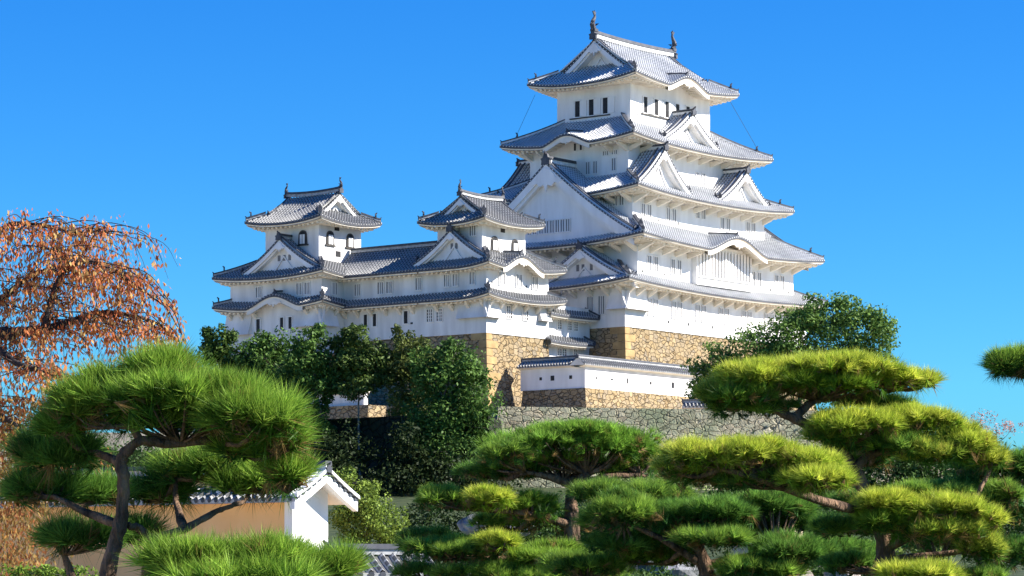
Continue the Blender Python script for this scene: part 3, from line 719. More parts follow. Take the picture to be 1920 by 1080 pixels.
for p, f in ((pts[0], (-1, 0)), (pts[-1], (1, 0))):
    m = MB(); shachi(m, p + Vector((f[0] * -.1, 0, .5)), f, .95, 0); m.build('ridge_ornament', M['dark_tile'], rf, off)
for s in (-16.06, -13.22, -10.5): window(sk, off, 'R', B0, s, 31.5, .9, 1.25)
for s in (-14.8, -12.1): window(sk, off, 'R', B0, s, 28.15, .85, 1.25, 'bars')
for s in (-15.7, -12.3): window(sk, off, 'R', B0 + 1.2, s, 35.2, 1.1, 1.5, 'kato')
window(sk, off, 'L', -17.7, 6.4, 36.4, .8, 1.0)
for s, k in ((8.6, 2), (5.8, 1)):
    if k == 2: pair(sk, off, 'L', S0, s, 31.4, .62, 1.2, 1.15)
    else: window(sk, off, 'L', S0, s, 31.45, .62, 1.2)
pair(sk, off, 'L', S0, 10.8, 27.95, .7, 1.25, 1.3, 'bars')
base_block('stone_base', (S0 + .1, S0 + 10.3, B0 + .1, 40), 25.88, 13.0, 2.0, 'golden stone base under the turret and corridor, its right face in full sun', M['stone_gold'], M['quoin'])

# ------------------------------------------------------------------ CORRIDOR
off = (S0, 12.7, 25.9); co = empty('castle_corridor', W(S0, 12.7, 25.9), TH)
tag(co, 'long white two-storey corridor with dark tiled roof joining the two turrets', 'corridor building')
def e_(m):
    for s, z in ((13.9, 27.3), (16.6, 26.9), (21.0, 29.0)): port(m, 'L', S0, s, z, .3, .18)
wall(co, off, (S0, S0 + 5.4, 12.6, 24.4), 25.8, 33.2, e_, OP)
def corridor_roof(z0, P, rise, depth, ridge, light=False):
    r = Roof((S0 - 1.4, S0 + 6.8, 12.0, 24.6), z0, P, rise, .0, 1.4, light=False)
    for side in ('L', 'B'):
        A, d, n, L = r.S[side]; zf = r.zf(side); surf(r.tile, A, d, n, L, zf, lambda q: depth)
        if side == 'B': front_, r.white = r.white, MB()
        r.eave(side, zf, L, 0 if ridge else 2.0, .42)
    back_, r.white = r.white, front_
    if ridge: r.main_ridge([Vector((S0 + 2.7, 12.0 + k * 2.5, z0 + rise + .02)) for k in range(6)], .42, .5, (), .5)
    rr_ = r.finish(co, off); back_.build('eaves', M['eave_plaster'], rr_, off)
corridor_roof(29.4, 3.0, 1.8, 1.5, False)
corridor_roof(32.6, 4.1, 2.9, 4.1, True)
window(co, off, 'L', S0, 21.3, 31.2, .75, 1.2); pair(co, off, 'L', S0, 17.5, 31.2, .75, 1.2, 1.2); window(co, off, 'L', S0, 12.95, 31.3, .7, 1.2)
pair(co, off, 'L', S0, 19.6, 27.9, .62, 1.3, 1.25, 'open'); window(co, off, 'L', S0, 14.7, 27.95, .68, 1.3, 'open')

# ------------------------------------------------------------------ LEFT SMALL KEEP
P0 = -22.0; B1 = 23.26
off = (P0, B1, 26.0); lk = empty('castle_turret', W(P0, B1, 26.0), TH)
tag(lk, 'white three-storey turret at the far left end of the corridor, its top gable facing right', 'turret', 'white castle turrets')
def e_(m):
    flare(m, 'L', P0, B1 - .5, B1 + 3.6, 29.6, 27.3, .7); flare(m, 'L', P0, 33.2, 36.9, 29.6, 26.9, .7); flare(m, 'R', B1, P0 - .5, P0 + 2.2, 29.6, 27.3, .6)
wall(lk, off, (P0, P0 + 11.5, B1, 36.36), 24.5, 30.3, e_, OP)
wall(lk, off, (P0, P0 + 11.5, B1, 36.36), 30.2, 33.4, None, OP)
def e_(m):
    port(m, 'R', B1 + 1.5, -17.9, 38.0, .75, .5); port(m, 'R', B1 + 1.5, -17.7, 35.3, .8, .6)
wall(lk, off, (-20.74, -14.0, B1 + 1.5, 32.4), 32.5, 39.0, e_, OP)
r = Roof((P0 - 1.4, P0 + 12.9, B1 - 1.4, 37.76), 29.5, 3.0, 1.8, .55, 1.4, light=False, karas=(('L', 28.9 - B1 + 1.4, 4.6, 1.3),)); r.skirts(1.7, bracket=2.0); r.kara_ridge('L', 28.9 - B1 + 1.4, 1.3, 1.5); r.finish(lk, off)
r = Roof((P0 - 1.4, P0 + 12.9, B1 - 1.4, 37.76), 32.7, 4.6, 2.8, .5, 1.4, light=False); r.skirts(3.4)
r.dormer('L', 28.7 - B1 + 1.4, 6.0, .8, 4.0, 33.2, 36.8, .8, .45, .8, wins=((-.75, 34.8, .35, .6), (0, 34.8, .35, .6), (.75, 34.8, .35, .6)), n2=1)
r.finish(lk, off)
r = Roof((-22.3, -12.4, B1 - .1, 34.0), 38.5, 4.95, 3.3, .5, 1.5, light=False)
pts = irimoya(r, 'b', 1.6, .8, .38, .6, 0, .5, wins=((-.3, 40.0, .3, .4), (.3, 40.0, .3, .4)), n2=1, ridge_w=.42); rf = r.finish(lk, off)
for p, f in ((pts[0], (0, -1)), (pts[-1], (0, 1))):
    m = MB(); shachi(m, p + Vector((0, f[1] * -.1, .5)), f, .95, 0); m.build('ridge_ornament', M['dark_tile'], rf, off)
window(lk, off, 'L', -20.74, 27.0, 36.95, 1.15, 1.5, 'kato')
for s in (-19.0, -15.8): window(lk, off, 'R', B1 + 1.5, s, 36.9, 1.15, 1.5, 'kato')
pair(lk, off, 'L', P0, 25.8, 31.35, .7, 1.2, 1.15); window(lk, off, 'L', P0, 32.2, 31.35, .7, 1.1); window(lk, off, 'R', B1, -20.0, 31.35, .7, 1.2)
pair(lk, off, 'L', P0, 28.3, 27.85, .62, 1.25, 1.2, 'open'); window(lk, off, 'L', P0, 32.3, 27.85, .68, 1.3, 'open')

# ------------------------------------------------------------------ LOW CONNECTING GATEHOUSE
off = (-8.2, 4.6, 21.0); cg = empty('connecting_gatehouse', W(-8.2, 4.6, 21.0), TH)
tag(cg, 'low white passage building with two short dark roofs squeezed between turret and keep base', 'gatehouse')
wall(cg, off, (-8.1, -.05, 4.6, 8.5), 20.0, 29.6, None, OP)
for z0, dep, x1 in ((28.45, 1.5, .0), (25.6, 1.0, -.9)):
    r = Roof((-8.6, x1, 3.3, 8.6), z0, 2.6, 1.5, .12, 1.3, light=False)
    A, d, n, L = r.S['R']; zf = r.zf('R'); surf(r.tile, A, d, n, L, zf, lambda q: dep + .35); r.eave('R', zf, L, 0, .42)
    pts = [r.pt('R', L - .1, k * (dep + .3) / 4, zf(L - .1, k * (dep + .3) / 4) + .05) for k in range(5)]; r.main_ridge(pts, .34, .3, (0,), .4)
    r.finish(cg, off)
for s, z in ((-5.45, 27.6), (-3.67, 27.6), (-2.6, 27.6), (-5.45, 24.55), (-4.6, 24.55), (-2.64, 24.6)): window(cg, off, 'R', 4.6, s, z, .6, 1.0 if z > 26 else .95, 'bars')

# ------------------------------------------------------------------ LOOPHOLED PLASTER WALL below the keep
off = (-15.18, -6, 17.5); pw = empty('plaster_wall', W(-15.18, -6, 17.5), TH)
tag(pw, 'low white plaster wall with loopholes and tile coping on a golden stone footing, in front of the keep', 'wall')
m = MB(); m.box(-15.18, 16, -6, -5.1, 19.95, 22.4, 0); m.box(-15.18, -14.3, -5.1, 2.2, 19.95, 22.4, 0)
for s, w_, h_ in ((-13.2, .2, .3), (-10.6, .3, .2), (-7.9, .2, .55), (-3.8, .3, .3), (.2, .45, .6), (3.2, .28, .3)): port(m, 'R', -6, s, 21.05, w_, h_)
for s, w_, h_ in ((-.4, .3, .3), (-1.9, .45, .5), (-4.2, .35, .35)): port(m, 'L', -15.18, s, 21.1, w_, h_)
m.build('plaster_panel', PW, pw, off)
m = MB()
m.hexa([(-15.9, -6.7, 17.0), (16, -6.7, 17.0), (16, -4.4, 17.0), (-15.9, -4.4, 17.0), (-15.3, -6.12, 19.95), (16, -6.12, 19.95), (16, -4.9, 19.95), (-15.3, -4.9, 19.95)])
m.hexa([(-15.9, -4.4, 17.0), (-13.6, -4.4, 17.0), (-13.6, 1.8, 17.0), (-15.9, 1.8, 17.0), (-15.3, -4.9, 19.95), (-14.1, -4.9, 19.95), (-14.1, 1.8, 19.95), (-15.3, 1.8, 19.95)])
m.build('stone_footing', M['stone_gold'], pw, off)
def coping(thing, off, p0, p1, side_dir, z, half, rise, light=False, ends=(0,)):
    """tiled coping along a wall: two short slopes, ridge, tile ends; p0->p1 along the wall (grid coords), side_dir = horizontal unit normal"""
    t = MB(); r_ = MB(); wv = MB(); p0 = Vector((*p0, 0)); p1 = Vector((*p1, 0)); d = (p1 - p0); L = d.length; d.normalize(); n = Vector((*side_dir, 0))
    for sg in (1, -1):
        A = p0 + n * (half * sg); zf = lambda s, p: z + rise * (.8 * p / half + .2 * (p / half) ** 2)
        surf(t, (A.x, A.y), (d.x, d.y), (-n.x * sg, -n.y * sg), L, zf, lambda s: half, .36, 3)
        nr = max(1, round(L / .36))
        t.quad(A + n * .01 * sg + Vector((0, 0, z + .03)), A + d * L + n * .01 * sg + Vector((0, 0, z + .03)), A + d * L + n * .01 * sg + Vector((0, 0, z - .13)), A + n * .01 * sg + Vector((0, 0, z - .13)), 1)
        for i in range(nr): disc(t, A + d * ((i + .71) * L / nr) + Vector((0, 0, z - .02)), d, .1, 2, n * sg, .04)
        B = A - n * (half * .8 * sg)
        wv.quad(A - n * .05 * sg + Vector((0, 0, z - .13)), A - n * .05 * sg + d * L + Vector((0, 0, z - .13)), B + d * L + Vector((0, 0, z - .32)), B + Vector((0, 0, z - .32)))
    for e, sgn in ((p0, -1), (p0 + d * L, 1)):      # gable ends
        wv.add([e + n * half + Vector((0, 0, z - .13)), e - n * half + Vector((0, 0, z - .13)), e + Vector((0, 0, z + rise))], [(0, 1, 2)])
    pts = [p0 + d * (L * k / 4) + Vector((0, 0, z + rise)) for k in range(5)]
    r_.sweep(pts, .30, .18, 1); r_.sweep(pts, .38, .16, 0, .18)
    for k in ends: oni(r_, pts[k], (pts[k] - pts[1 if k == 0 else -2]), .4, 0)
    tm = [M['tile_light'] if light else M['tile_dark'], M['grey_joint'], M['dark_tile']]
    r = t.build('roof', tm, thing, off); wv.build('eaves', M['eave_plaster'], r, off); r_.build('ridge', [M['dark_tile'], M['grey_joint']], r, off)
coping(pw, off, (-15.9, -5.55), (16, -5.55), (0, -1), 22.35, 1.0, .62)
coping(pw, off, (-14.74, -5.0), (-14.74, 2.3), (-1, 0), 22.36, 1.0, .62, ends=(-1,))

# ------------------------------------------------------------------ GREY FRONT RETAINING WALL
def lean_wall(name, pts, zt, zb, out_, mat, label, cat='stone wall', depth=3.0, topm=None):
    """retaining wall along world points (x,y), leaning back, with thickness"""
    o = empty(name, (pts[0][0], pts[0][1], zb)); tag(o, label, cat); off = tuple(o.location); m = MB(); tm = MB()
    P = [Vector((x, y, 0)) for x, y in pts]; n = len(P); nr = []
    for i in range(n):
        t = (P[min(i + 1, n - 1)] - P[max(i - 1, 0)]).normalized(); nr.append(Vector((t.y, -t.x, 0)))
    for i in range(n - 1):
        for k in range(6):
            f = lambda j, t: P[j] + nr[j] * (out_ * t ** 1.2) + Vector((0, 0, zt + (zb - zt) * t))
            m.quad(f(i, k / 6), f(i + 1, k / 6), f(i + 1, (k + 1) / 6), f(i, (k + 1) / 6))
        up = Vector((0, 0, zt)); tm.quad(P[i] + up, P[i + 1] + up, P[i + 1] - nr[i + 1] * depth + up, P[i] - nr[i] * depth + up)
    m.build('stone_face', mat, o, off); tm.build('wall_top', topm or M['sand'], o, off)
    return o
def xat(px, Y): return (px - CX) / F * Y
lean_wall('retaining_wall', [(-3.0, 292.0), (-1.3, 275.0), (8.0, 277.05), (17.0, 279.0), (39.5, 284.0), (43.0, 305.0)], 16.9, 5.0, 1.3, M['stone_grey'], 'mossy grey stone retaining wall below the loopholed plaster wall', depth=9.0)
# short tiled wall standing on it at the right
p0 = Vector((xat(1282, 283), 283.0, 16.9)); tw = empty('tiled_wall', p0); tag(tw, 'short low wall topped with grey tiles on the mossy retaining wall, right of the plaster wall', 'wall')
m = MB(); m.box(p0.x, p0.x + 4.4, 282.7, 283.5, 16.7, 17.35); m.build('plaster_panel', M['old_plaster'], tw, tuple(p0))
coping(tw, tuple(p0), (p0.x - .1, 283.1), (p0.x + 4.6, 283.1), (0, -1), 17.35, .7, .4)

# stone terrace and white wall behind the dark trees on the left
A_, B_ = W(-27, 12.5, 0), W(-27, 40, 0); D_ = W(-18.2, 12.5, 0)
lean_wall('terrace_wall', [(B_.x, B_.y), (A_.x, A_.y), (D_.x, D_.y)], 18.4, 9.0, 1.2, M['stone_gold'], 'golden stone terrace wall half hidden behind the dark trees below the corridor', depth=5.0)
off = (-26.2, 14, 18.3); bw_ = empty('plaster_wall', W(-26.2, 14, 18.3), TH); tag(bw_, 'white plaster wall with tile coping glimpsed between the dark tree crowns', 'wall')
m = MB(); m.box(-26.4, -25.8, 13.6, 38, 18.3, 19.9); m.build('plaster_panel', M['old_plaster'], bw_, off)
coping(bw_, off, (-26.1, 13.4), (-26.1, 38.2), (-1, 0), 19.85, .8, .45)
lean_wall('moat_wall', [(xat(380, 282), 282), (xat(560, 272), 272), (xat(760, 264), 264.0), (xat(915, 262), 262.0), (xat(940, 274), 274)], 15.4, 3.0, 1.6, M['stone_dark'], 'ivied stone wall, coloured dark for deep shade, beneath the row of trees', depth=14.0, topm=M['ground'])

# ------------------------------------------------------------------ FOREGROUND ROOFED WALL (gable end, lower left)
YG = 100.0; g0 = at(549, 1030, YG); th2 = math.radians(55)
gx = Vector((math.cos(th2), math.sin(th2), 0)); gy = Vector((-math.sin(th2), math.cos(th2), 0))
off = (0, 0, 0); gt = empty('roofed_wall', (g0.x, g0.y, -1.6), th2)
tag(gt, 'thick roofed wall with white gable end and shaded side tinted for warm bounce light, behind the left pine', 'roofed wall')
zE = (HZ - 920) / F * YG + 1.6      # eave height above the ground (local z)
zR = (HZ - 884) / F * YG + 1.6
m = MB(); m.box(0, 1.9, 0.02, 14, -.3, zE + .55, 0); m.build('side_wall', M['bounce_plaster'], gt)
m = MB(); m.add([(-.02, 0, -.3), (1.92, 0, -.3), (1.92, 0, zE + .10), (.95, 0, zR - .3), (-.02, 0, zE + .15)], [(0, 1, 2, 3, 4)]); m.box(-.02, .3, 0.001, .35, -.3, zE, 0); m.build('end_wall', M['plaster'], gt)
t = MB(); r_ = MB(); wv = MB()
hw = 1.72
for sg in (1, -1):
    A = (.95 + sg * hw, -.75); zf = lambda s, p: zE - .30 + (zR - zE + .30) * (.86 * p / hw + .14 * (p / hw) ** 2)
    surf(t, A, (0, 1), (-sg, 0), 15, zf, lambda s: hw, .30, 5)
    t.quad((A[0], -.75, zf(0, 0) + .03), (A[0], 14.2, zf(0, 0) + .03), (A[0], 14.2, zf(0, 0) - .1), (A[0], -.75, zf(0, 0) - .1), 1)
    for i in range(48): disc(t, (A[0], -.75 + .30 * (i + .71), zf(0, 0)), Vector((0, 1, 0)), .085, 2, Vector((sg, 0, 0)), .03)
    for k in range(6):
        q0, q1 = hw * k / 6, hw * (k + 1) / 6
        x0, x1 = A[0] - sg * q0, A[0] - sg * q1
        wv.hexa([(x0, -.72, zf(0, q0) - .36), (x1, -.72, zf(0, q1) - .36), (x1, -.5, zf(0, q1) - .36), (x0, -.5, zf(0, q0) - .36), (x0, -.72, zf(0, q0) - .03), (x1, -.72, zf(0, q1) - .03), (x1, -.5, zf(0, q1) - .03), (x0, -.5, zf(0, q0) - .03)])
        wv.quad((x0, -.5, zf(0, q0) - .12), (x1, -.5, zf(0, q1) - .12), (x1, 14, zf(0, q1) - .12), (x0, 14, zf(0, q0) - .12))
        disc(t, ((x0 + x1) / 2, -.75, zf(0, (q0 + q1) / 2) + .03), Vector((1, 0, 0)), .1, 2, Vector((0, -1, 0)), .02)
    for off_y in (-.45, ):     # roll of verge tiles
        pts = [(A[0] - sg * hw * k / 6, off_y, zf(0, hw * k / 6) + .08) for k in range(7)]; r_.sweep(pts, .26, .14, 1)
        pts = [(A[0] - sg * hw * k / 6, off_y - .28, zf(0, hw * k / 6) + .06) for k in range(7)]; r_.sweep(pts, .2, .12, 1)
pts = [(.95, -.8 + k * 3.7, zR + .02) for k in range(5)]; r_.sweep(pts, .34, .2, 1); r_.sweep(pts, .4, .16, 0, .2); oni(r_, Vector(pts[0]), (0, -1), .28, 0)
for i in range(12): wv.box(-.45, 0, .6 + i * 1.1, .85 + i * 1.1, zE - .12, zE + .14)      # corbels under the eave
r = t.build('roof', [M['tile_dark'], M['grey_joint'], M['dark_tile']], gt); wv.build('eaves', M['plaster'], r); r_.build('ridge', [M['dark_tile'], M['joint']], r)

# second low tiled wall, just a roof corner at the bottom edge
YT = 92.0; g1 = at(640, 1046, YT); tr = empty('tiled_wall', (g1.x, g1.y, -1.6), math.radians(22)); tag(tr, 'grey tiled coping of a low wall at the bottom edge, right of the warm-tinted wall', 'wall')
m = MB(); m.box(0, 3.0, .5, 1.1, -.2, 1.95); m.build('plaster_panel', M['plaster'], tr)
coping(tr, (0, 0, 0), (-.2, .8), (3.2, .8), (0, -1), 2.0, 1.3, .62)

# ------------------------------------------------------------------ foliage builders
rng = np.random.default_rng(11)
def unit(v): return v / np.maximum(np.linalg.norm(v, axis=-1, keepdims=True), 1e-9)
def tufts(centers, axes, nn, length, width, c_lo, c_hi, spread=1.0, brown=.015):
    """needle tufts: thin triangles fanning out of every shoot tip"""
    n = len(centers); T = n * nn
    c = np.repeat(centers, nn, 0); ax = np.repeat(axes, nn, 0)
    dr = unit(ax * (1.45 / spread) + unit(rng.normal(size=(T, 3))) * 1.0)
    L = length * rng.uniform(.7, 1.12, (T, 1)) * np.repeat(rng.uniform(.62, 1.2, (n, 1)), nn, 0)
    base = c - ax * length * .25 * rng.uniform(0, 1, (T, 1))
    side = unit(np.cross(dr, rng.normal(size=(T, 3)))) * width / 2
    tipp = base + dr * L; tipp[:, 2] -= (L[:, 0] * .08)
    v = np.stack([base - side, base + side, tipp], 1).reshape(-1, 3)
    k = np.repeat(rng.uniform(0, 1, (n, 1)), nn, 0)
    col = (c_lo * (1 - k) + c_hi * k) * np.repeat(rng.uniform(.6, 1.3, (n, 1)), nn, 0);
    br = np.repeat(rng.uniform(0, 1, (n, 1)) < brown, nn, 0); col = np.where(br, np.array([.30, .19, .07]), col); col = col * rng.uniform(.65, 1.3, (T, 1))
    return v, np.repeat(np.clip(col, 0, 1), 3, 0)
def pad_points(rx, ry, rz, n, lumps, low=0.0):
    """shoot tips on a flattened cloud of small mounds; returns local points and outward axes"""
    ang = rng.uniform(0, 2 * np.pi, lumps); rad = np.sqrt(rng.uniform(0, 1, lumps)) * .78
    lc = np.stack([np.cos(ang) * rad, np.sin(ang) * rad, (1 - rad ** 2) * .55 + rng.uniform(-.25, .2, lumps)], 1)
    lr = rng.uniform(.17, .38, lumps); lc[:, 2] += rng.uniform(-.18, .22, lumps)
    idx = rng.integers(0, lumps, n); d = unit(rng.normal(size=(n, 3))); d[:, 2] = np.where(d[:, 2] < low - .25, -d[:, 2], d[:, 2])
    r = rng.uniform(.5, 1.0, (n, 1)) ** .6 * np.where(rng.uniform(0, 1, (n, 1)) < .14, rng.uniform(1.1, 1.55, (n, 1)), 1.0)
    p = lc[idx] + d * lr[idx][:, None] * r * np.array([1, 1, 1.15])
    ax = unit(d * .8 + unit(p * np.array([1, 1, .3])) * .5 + np.array([0, 0, .75]))
    s = np.array([rx, ry, rz]); return p * s, ax, lc * s
def curve_pts(pts, n=6):                   # smooth a polyline (Catmull-Rom)
    P = [Vector(p) for p in pts]; P = [P[0] * 2 - P[1]] + P + [P[-1] * 2 - P[-2]]; o = []
    for i in range(1, len(P) - 2):
        for k in range(n):
            t = k / n; a, b, c, d = P[i - 1], P[i], P[i + 1], P[i + 2]
            o.append(.5 * ((2 * b) + (c - a) * t + (2 * a - 5 * b + 4 * c - d) * t * t + (3 * b - a - 3 * c + d) * t ** 3))
    o.append(P[-2]); return o
def limb(mb, pts, r0, r1, rr=None, n=6):
    q = curve_pts(pts, n); N_ = len(q); rnd = rr or random
    mb.tube([p + Vector((rnd.uniform(-1, 1), rnd.uniform(-1, 1), rnd.uniform(-1, 1))) * r1 * .25 for p in q], [(r0 + (r1 - r0) * i / (N_ - 1)) * rnd.uniform(.9, 1.12) for i in range(N_)], 0, 8)
def pine(label, Y, limbs, pads, nlen, nwid, group=None, nn=42, root=None, dens=1.0):
    """limbs: (px polyline with depth offsets, r0, r1); pads: dicts in photo pixels"""
    rr = random.Random(int(Y * 13)); r0 = limbs[0][0][0]; base = at(r0[0], r0[1], Y + r0[2])
    o = empty('pine_tree', base if root is None else root); tag(o, label, 'pine tree', group); off = tuple(o.location); tm = MB()
    ends = []
    for pl, ra, rb in limbs:
        pts = [at(x, y, Y + dy) for x, y, dy in pl]; limb(tm, pts, ra, rb, rr); ends += curve_pts(pts, 4)
    for (px, py, hw, hh, dy, n, lo, hi) in pads:
        ndl = nlen / (Y + dy) * F; kk = .6; hw = max(hw - .40 * kk * ndl, .5 * hw); hh = max(hh - .34 * kk * ndl, .45 * hh)
        c = at(px, py, Y + dy); k = (Y + dy) / F; rx, rz = hw * k * .94, hh * k * .85; ry = max(rx * .62, rz)
        n = int(n * dens * (1.15 if Y < 15 else 1.38)); hh *= 1 if Y < 15 else 1.42; hw *= 1 if Y < 15 else 1.05; py += 0 if Y < 15 else .12 * hh; nl = max(8, int(11 + 16 * hw / 150)); p, ax, lc = pad_points(rx, ry, rz, n, nl)
        base_p = np.array(c) + np.array([0, 0, -rz * .35])
        v, col = tufts(p + base_p, ax, nn, nlen, nwid, np.array(lo), np.array(hi))
        # sparse older shoots hanging inside and under the pad
        m_ = n // 5; q = np.stack([rng.uniform(-.85, .85, m_) * rx, rng.uniform(-.8, .8, m_) * ry, rng.uniform(-.35, .35, m_) * rz], 1)
        v2, col2 = tufts(q + base_p, unit(rng.normal(size=(m_, 3)) + np.array([0, 0, .4])), nn // 2, nlen, nwid, np.array(lo) * .8, np.array(lo), brown=.22)
        np_mesh('needle_pad', np.concatenate([v, v2]), 3, np.concatenate([col, col2]), M['needle'], o, off)
        near = min(ends, key=lambda e: (e - c).length)
        first_ = True
        for l in lc:                        # twigs from the nearest limb into each mound
            if first_ and c.z < near.z - .1 * Y / 14: near = Vector(c) - Vector((0, 0, rz * 1.1)); first_ = False
            if (near - c).length > 1.25 * rx and first_:
                first_ = False; hub = Vector(c) - Vector((0, 0, rz * .55)); limb(tm, [near, near.lerp(hub, .55) - Vector((0, 0, rz * .3)), hub], .013 * Y / 14, .009 * Y / 14, rr, 4); near = hub
            e = Vector(l + base_p); mid = near.lerp(e, .55) + Vector((0, 0, -rz * .25))
            tm.tube(curve_pts([near, mid, e], 3), [.0075 * Y / 14 * (1 - .09 * i) for i in range(7)], 0, 5)
    tm.build('trunk', M['bark'], o, off, smooth=True)
    return o
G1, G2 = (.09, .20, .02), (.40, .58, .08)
D1, D2 = (.06, .16, .028), (.25, .44, .07)  # darker greens: shade of lower pads put into the needle colour
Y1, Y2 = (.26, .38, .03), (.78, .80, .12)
# left pine (close)
pine('large black pine with spreading bright green crown and bent trunk at the left front', 13.5,
     [([(188, 1180, 0), (205, 1060, 0), (226, 980, 0), (232, 900, 0), (228, 862, 0), (262, 828, 0), (320, 832, .05), (400, 828, .1), (445, 848, .15)], .040, .014),
      ([(268, 1180, .1), (276, 1070, .1), (290, 1015, .1), (345, 992, .1), (400, 962, .2), (440, 946, .2)], .031, .010), ([(290, 1018, .1), (262, 992, .1), (236, 985, .05)], .022, .016),
      ([(262, 828, 0), (245, 800, 0), (215, 802, -.05)], .02, .012), ([(228, 870, 0), (180, 850, .2), (110, 850, .3)], .024, .01), ([(226, 985, 0), (160, 960, .2), (100, 930, .3)], .024, .01), ([(345, 992, .1), (330, 940, .4), (330, 900, .5)], .022, .01), ([(140, 1100, .3), (125, 1050, .3), (105, 1020, .3)], .02, .012)],
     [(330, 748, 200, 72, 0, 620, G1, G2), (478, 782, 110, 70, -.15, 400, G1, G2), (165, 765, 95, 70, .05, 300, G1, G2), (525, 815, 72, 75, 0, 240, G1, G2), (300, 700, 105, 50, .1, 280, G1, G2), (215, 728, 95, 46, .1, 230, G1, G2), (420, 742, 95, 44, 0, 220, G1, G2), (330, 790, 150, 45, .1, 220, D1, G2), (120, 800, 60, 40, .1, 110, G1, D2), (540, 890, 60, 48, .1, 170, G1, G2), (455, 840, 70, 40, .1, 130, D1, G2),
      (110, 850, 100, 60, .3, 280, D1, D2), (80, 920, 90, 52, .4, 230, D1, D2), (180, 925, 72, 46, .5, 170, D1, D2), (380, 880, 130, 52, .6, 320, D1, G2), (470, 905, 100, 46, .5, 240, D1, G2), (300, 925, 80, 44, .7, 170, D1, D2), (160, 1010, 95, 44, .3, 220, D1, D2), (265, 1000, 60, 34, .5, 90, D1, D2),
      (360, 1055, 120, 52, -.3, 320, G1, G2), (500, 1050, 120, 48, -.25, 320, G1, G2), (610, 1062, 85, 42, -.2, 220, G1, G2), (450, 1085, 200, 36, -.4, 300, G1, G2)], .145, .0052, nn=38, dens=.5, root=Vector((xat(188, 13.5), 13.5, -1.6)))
# centre pine
pine('cloud-pruned pine with a broad bright green cap in the centre foreground', 30.0,
     [([(1075, 1200, 0), (1074, 1000, 0), (1070, 950, 0), (1080, 910, 0), (1100, 890, 0)], .10, .05), ([(1080, 912, 0), (1030, 895, 0), (985, 885, -.1)], .05, .02), ([(1085, 905, 0), (1150, 893, 0), (1200, 890, .1)], .045, .02), ([(1072, 985, 0), (1000, 965, -.2), (900, 955, -.3)], .05, .02), ([(1074, 1070, 0), (980, 1050, -.3), (860, 1045, -.4)], .05, .02)],
     [(1065, 830, 178, 52, 0, 1500, G1, (.34, .56, .08)), (1065, 868, 150, 30, .3, 380, D1, G2), (960, 880, 80, 30, .3, 260, D1, G2), (1180, 880, 80, 30, .3, 260, D1, G2), (1065, 812, 110, 32, 0, 420, G1, (.38, .60, .09)), (950, 850, 60, 35, -.3, 220, D1, G2), (1190, 850, 62, 38, .2, 260, G1, (.38, .60, .09)),
      (930, 884, 90, 28, .5, 280, D1, D2), (840, 940, 75, 36, -.3, 360, D1, G2), (915, 935, 62, 36, -.5, 330, Y1, Y2), (1000, 952, 62, 40, -.2, 360, G1, G2), 
      (850, 1030, 125, 44, -.4, 620, D1, G2), (935, 1018, 55, 30, -.7, 200, Y1, Y2), (1040, 1050, 110, 50, -.5, 620, G1, G2), (1110, 1080, 90, 40, -.4, 300, D1, G2), (800, 1075, 80, 32, .3, 200, D1, D2), (960, 980, 90, 34, .4, 300, D1, G2), (1100, 985, 80, 40, .3, 300, D1, G2), (800, 1010, 70, 34, .4, 240, D1, G2), (1000, 1085, 120, 34, -.6, 360, G1, G2), (900, 1075, 110, 30, -.5, 300, D1, G2)], .125, .0066, nn=26, dens=.8, root=Vector((xat(1075, 30), 30, -1.6)))
# middle dark pine
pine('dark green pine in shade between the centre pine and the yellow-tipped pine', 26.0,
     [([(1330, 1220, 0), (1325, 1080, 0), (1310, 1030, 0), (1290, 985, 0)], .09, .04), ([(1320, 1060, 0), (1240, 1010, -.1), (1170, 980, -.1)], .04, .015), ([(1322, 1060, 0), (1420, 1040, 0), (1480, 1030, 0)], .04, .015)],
     [(1180, 965, 95, 58, 0, 620, D1, G2), (1320, 965, 115, 45, 0, 640, D1, D2), (1440, 950, 95, 38, .2, 420, D1, D2), (1160, 1020, 80, 28, .1, 220, D1, D2), (1340, 1010, 85, 26, -.3, 260, D1, G2), (1480, 1035, 105, 45, -.2, 520, D1, D2), (1500, 985, 100, 30, .4, 300, D1, D2), (1130, 925, 70, 30, .5, 240, D1, G2), (1240, 1010, 90, 34, .3, 300, D1, D2), (1400, 1000, 100, 34, .5, 320, D1, D2), (1230, 1045, 110, 30, .5, 300, D1, G2), (1100, 1060, 90, 34, .4, 280, D1, G2), (1560, 1030, 90, 34, .3, 300, D1, D2), (1420, 1070, 100, 34, -.3, 380, D1, G2), (1230, 930, 80, 40, .6, 300, D1, G2)], .13, .0062, nn=28, root=Vector((xat(1330, 26), 26, -1.6)))
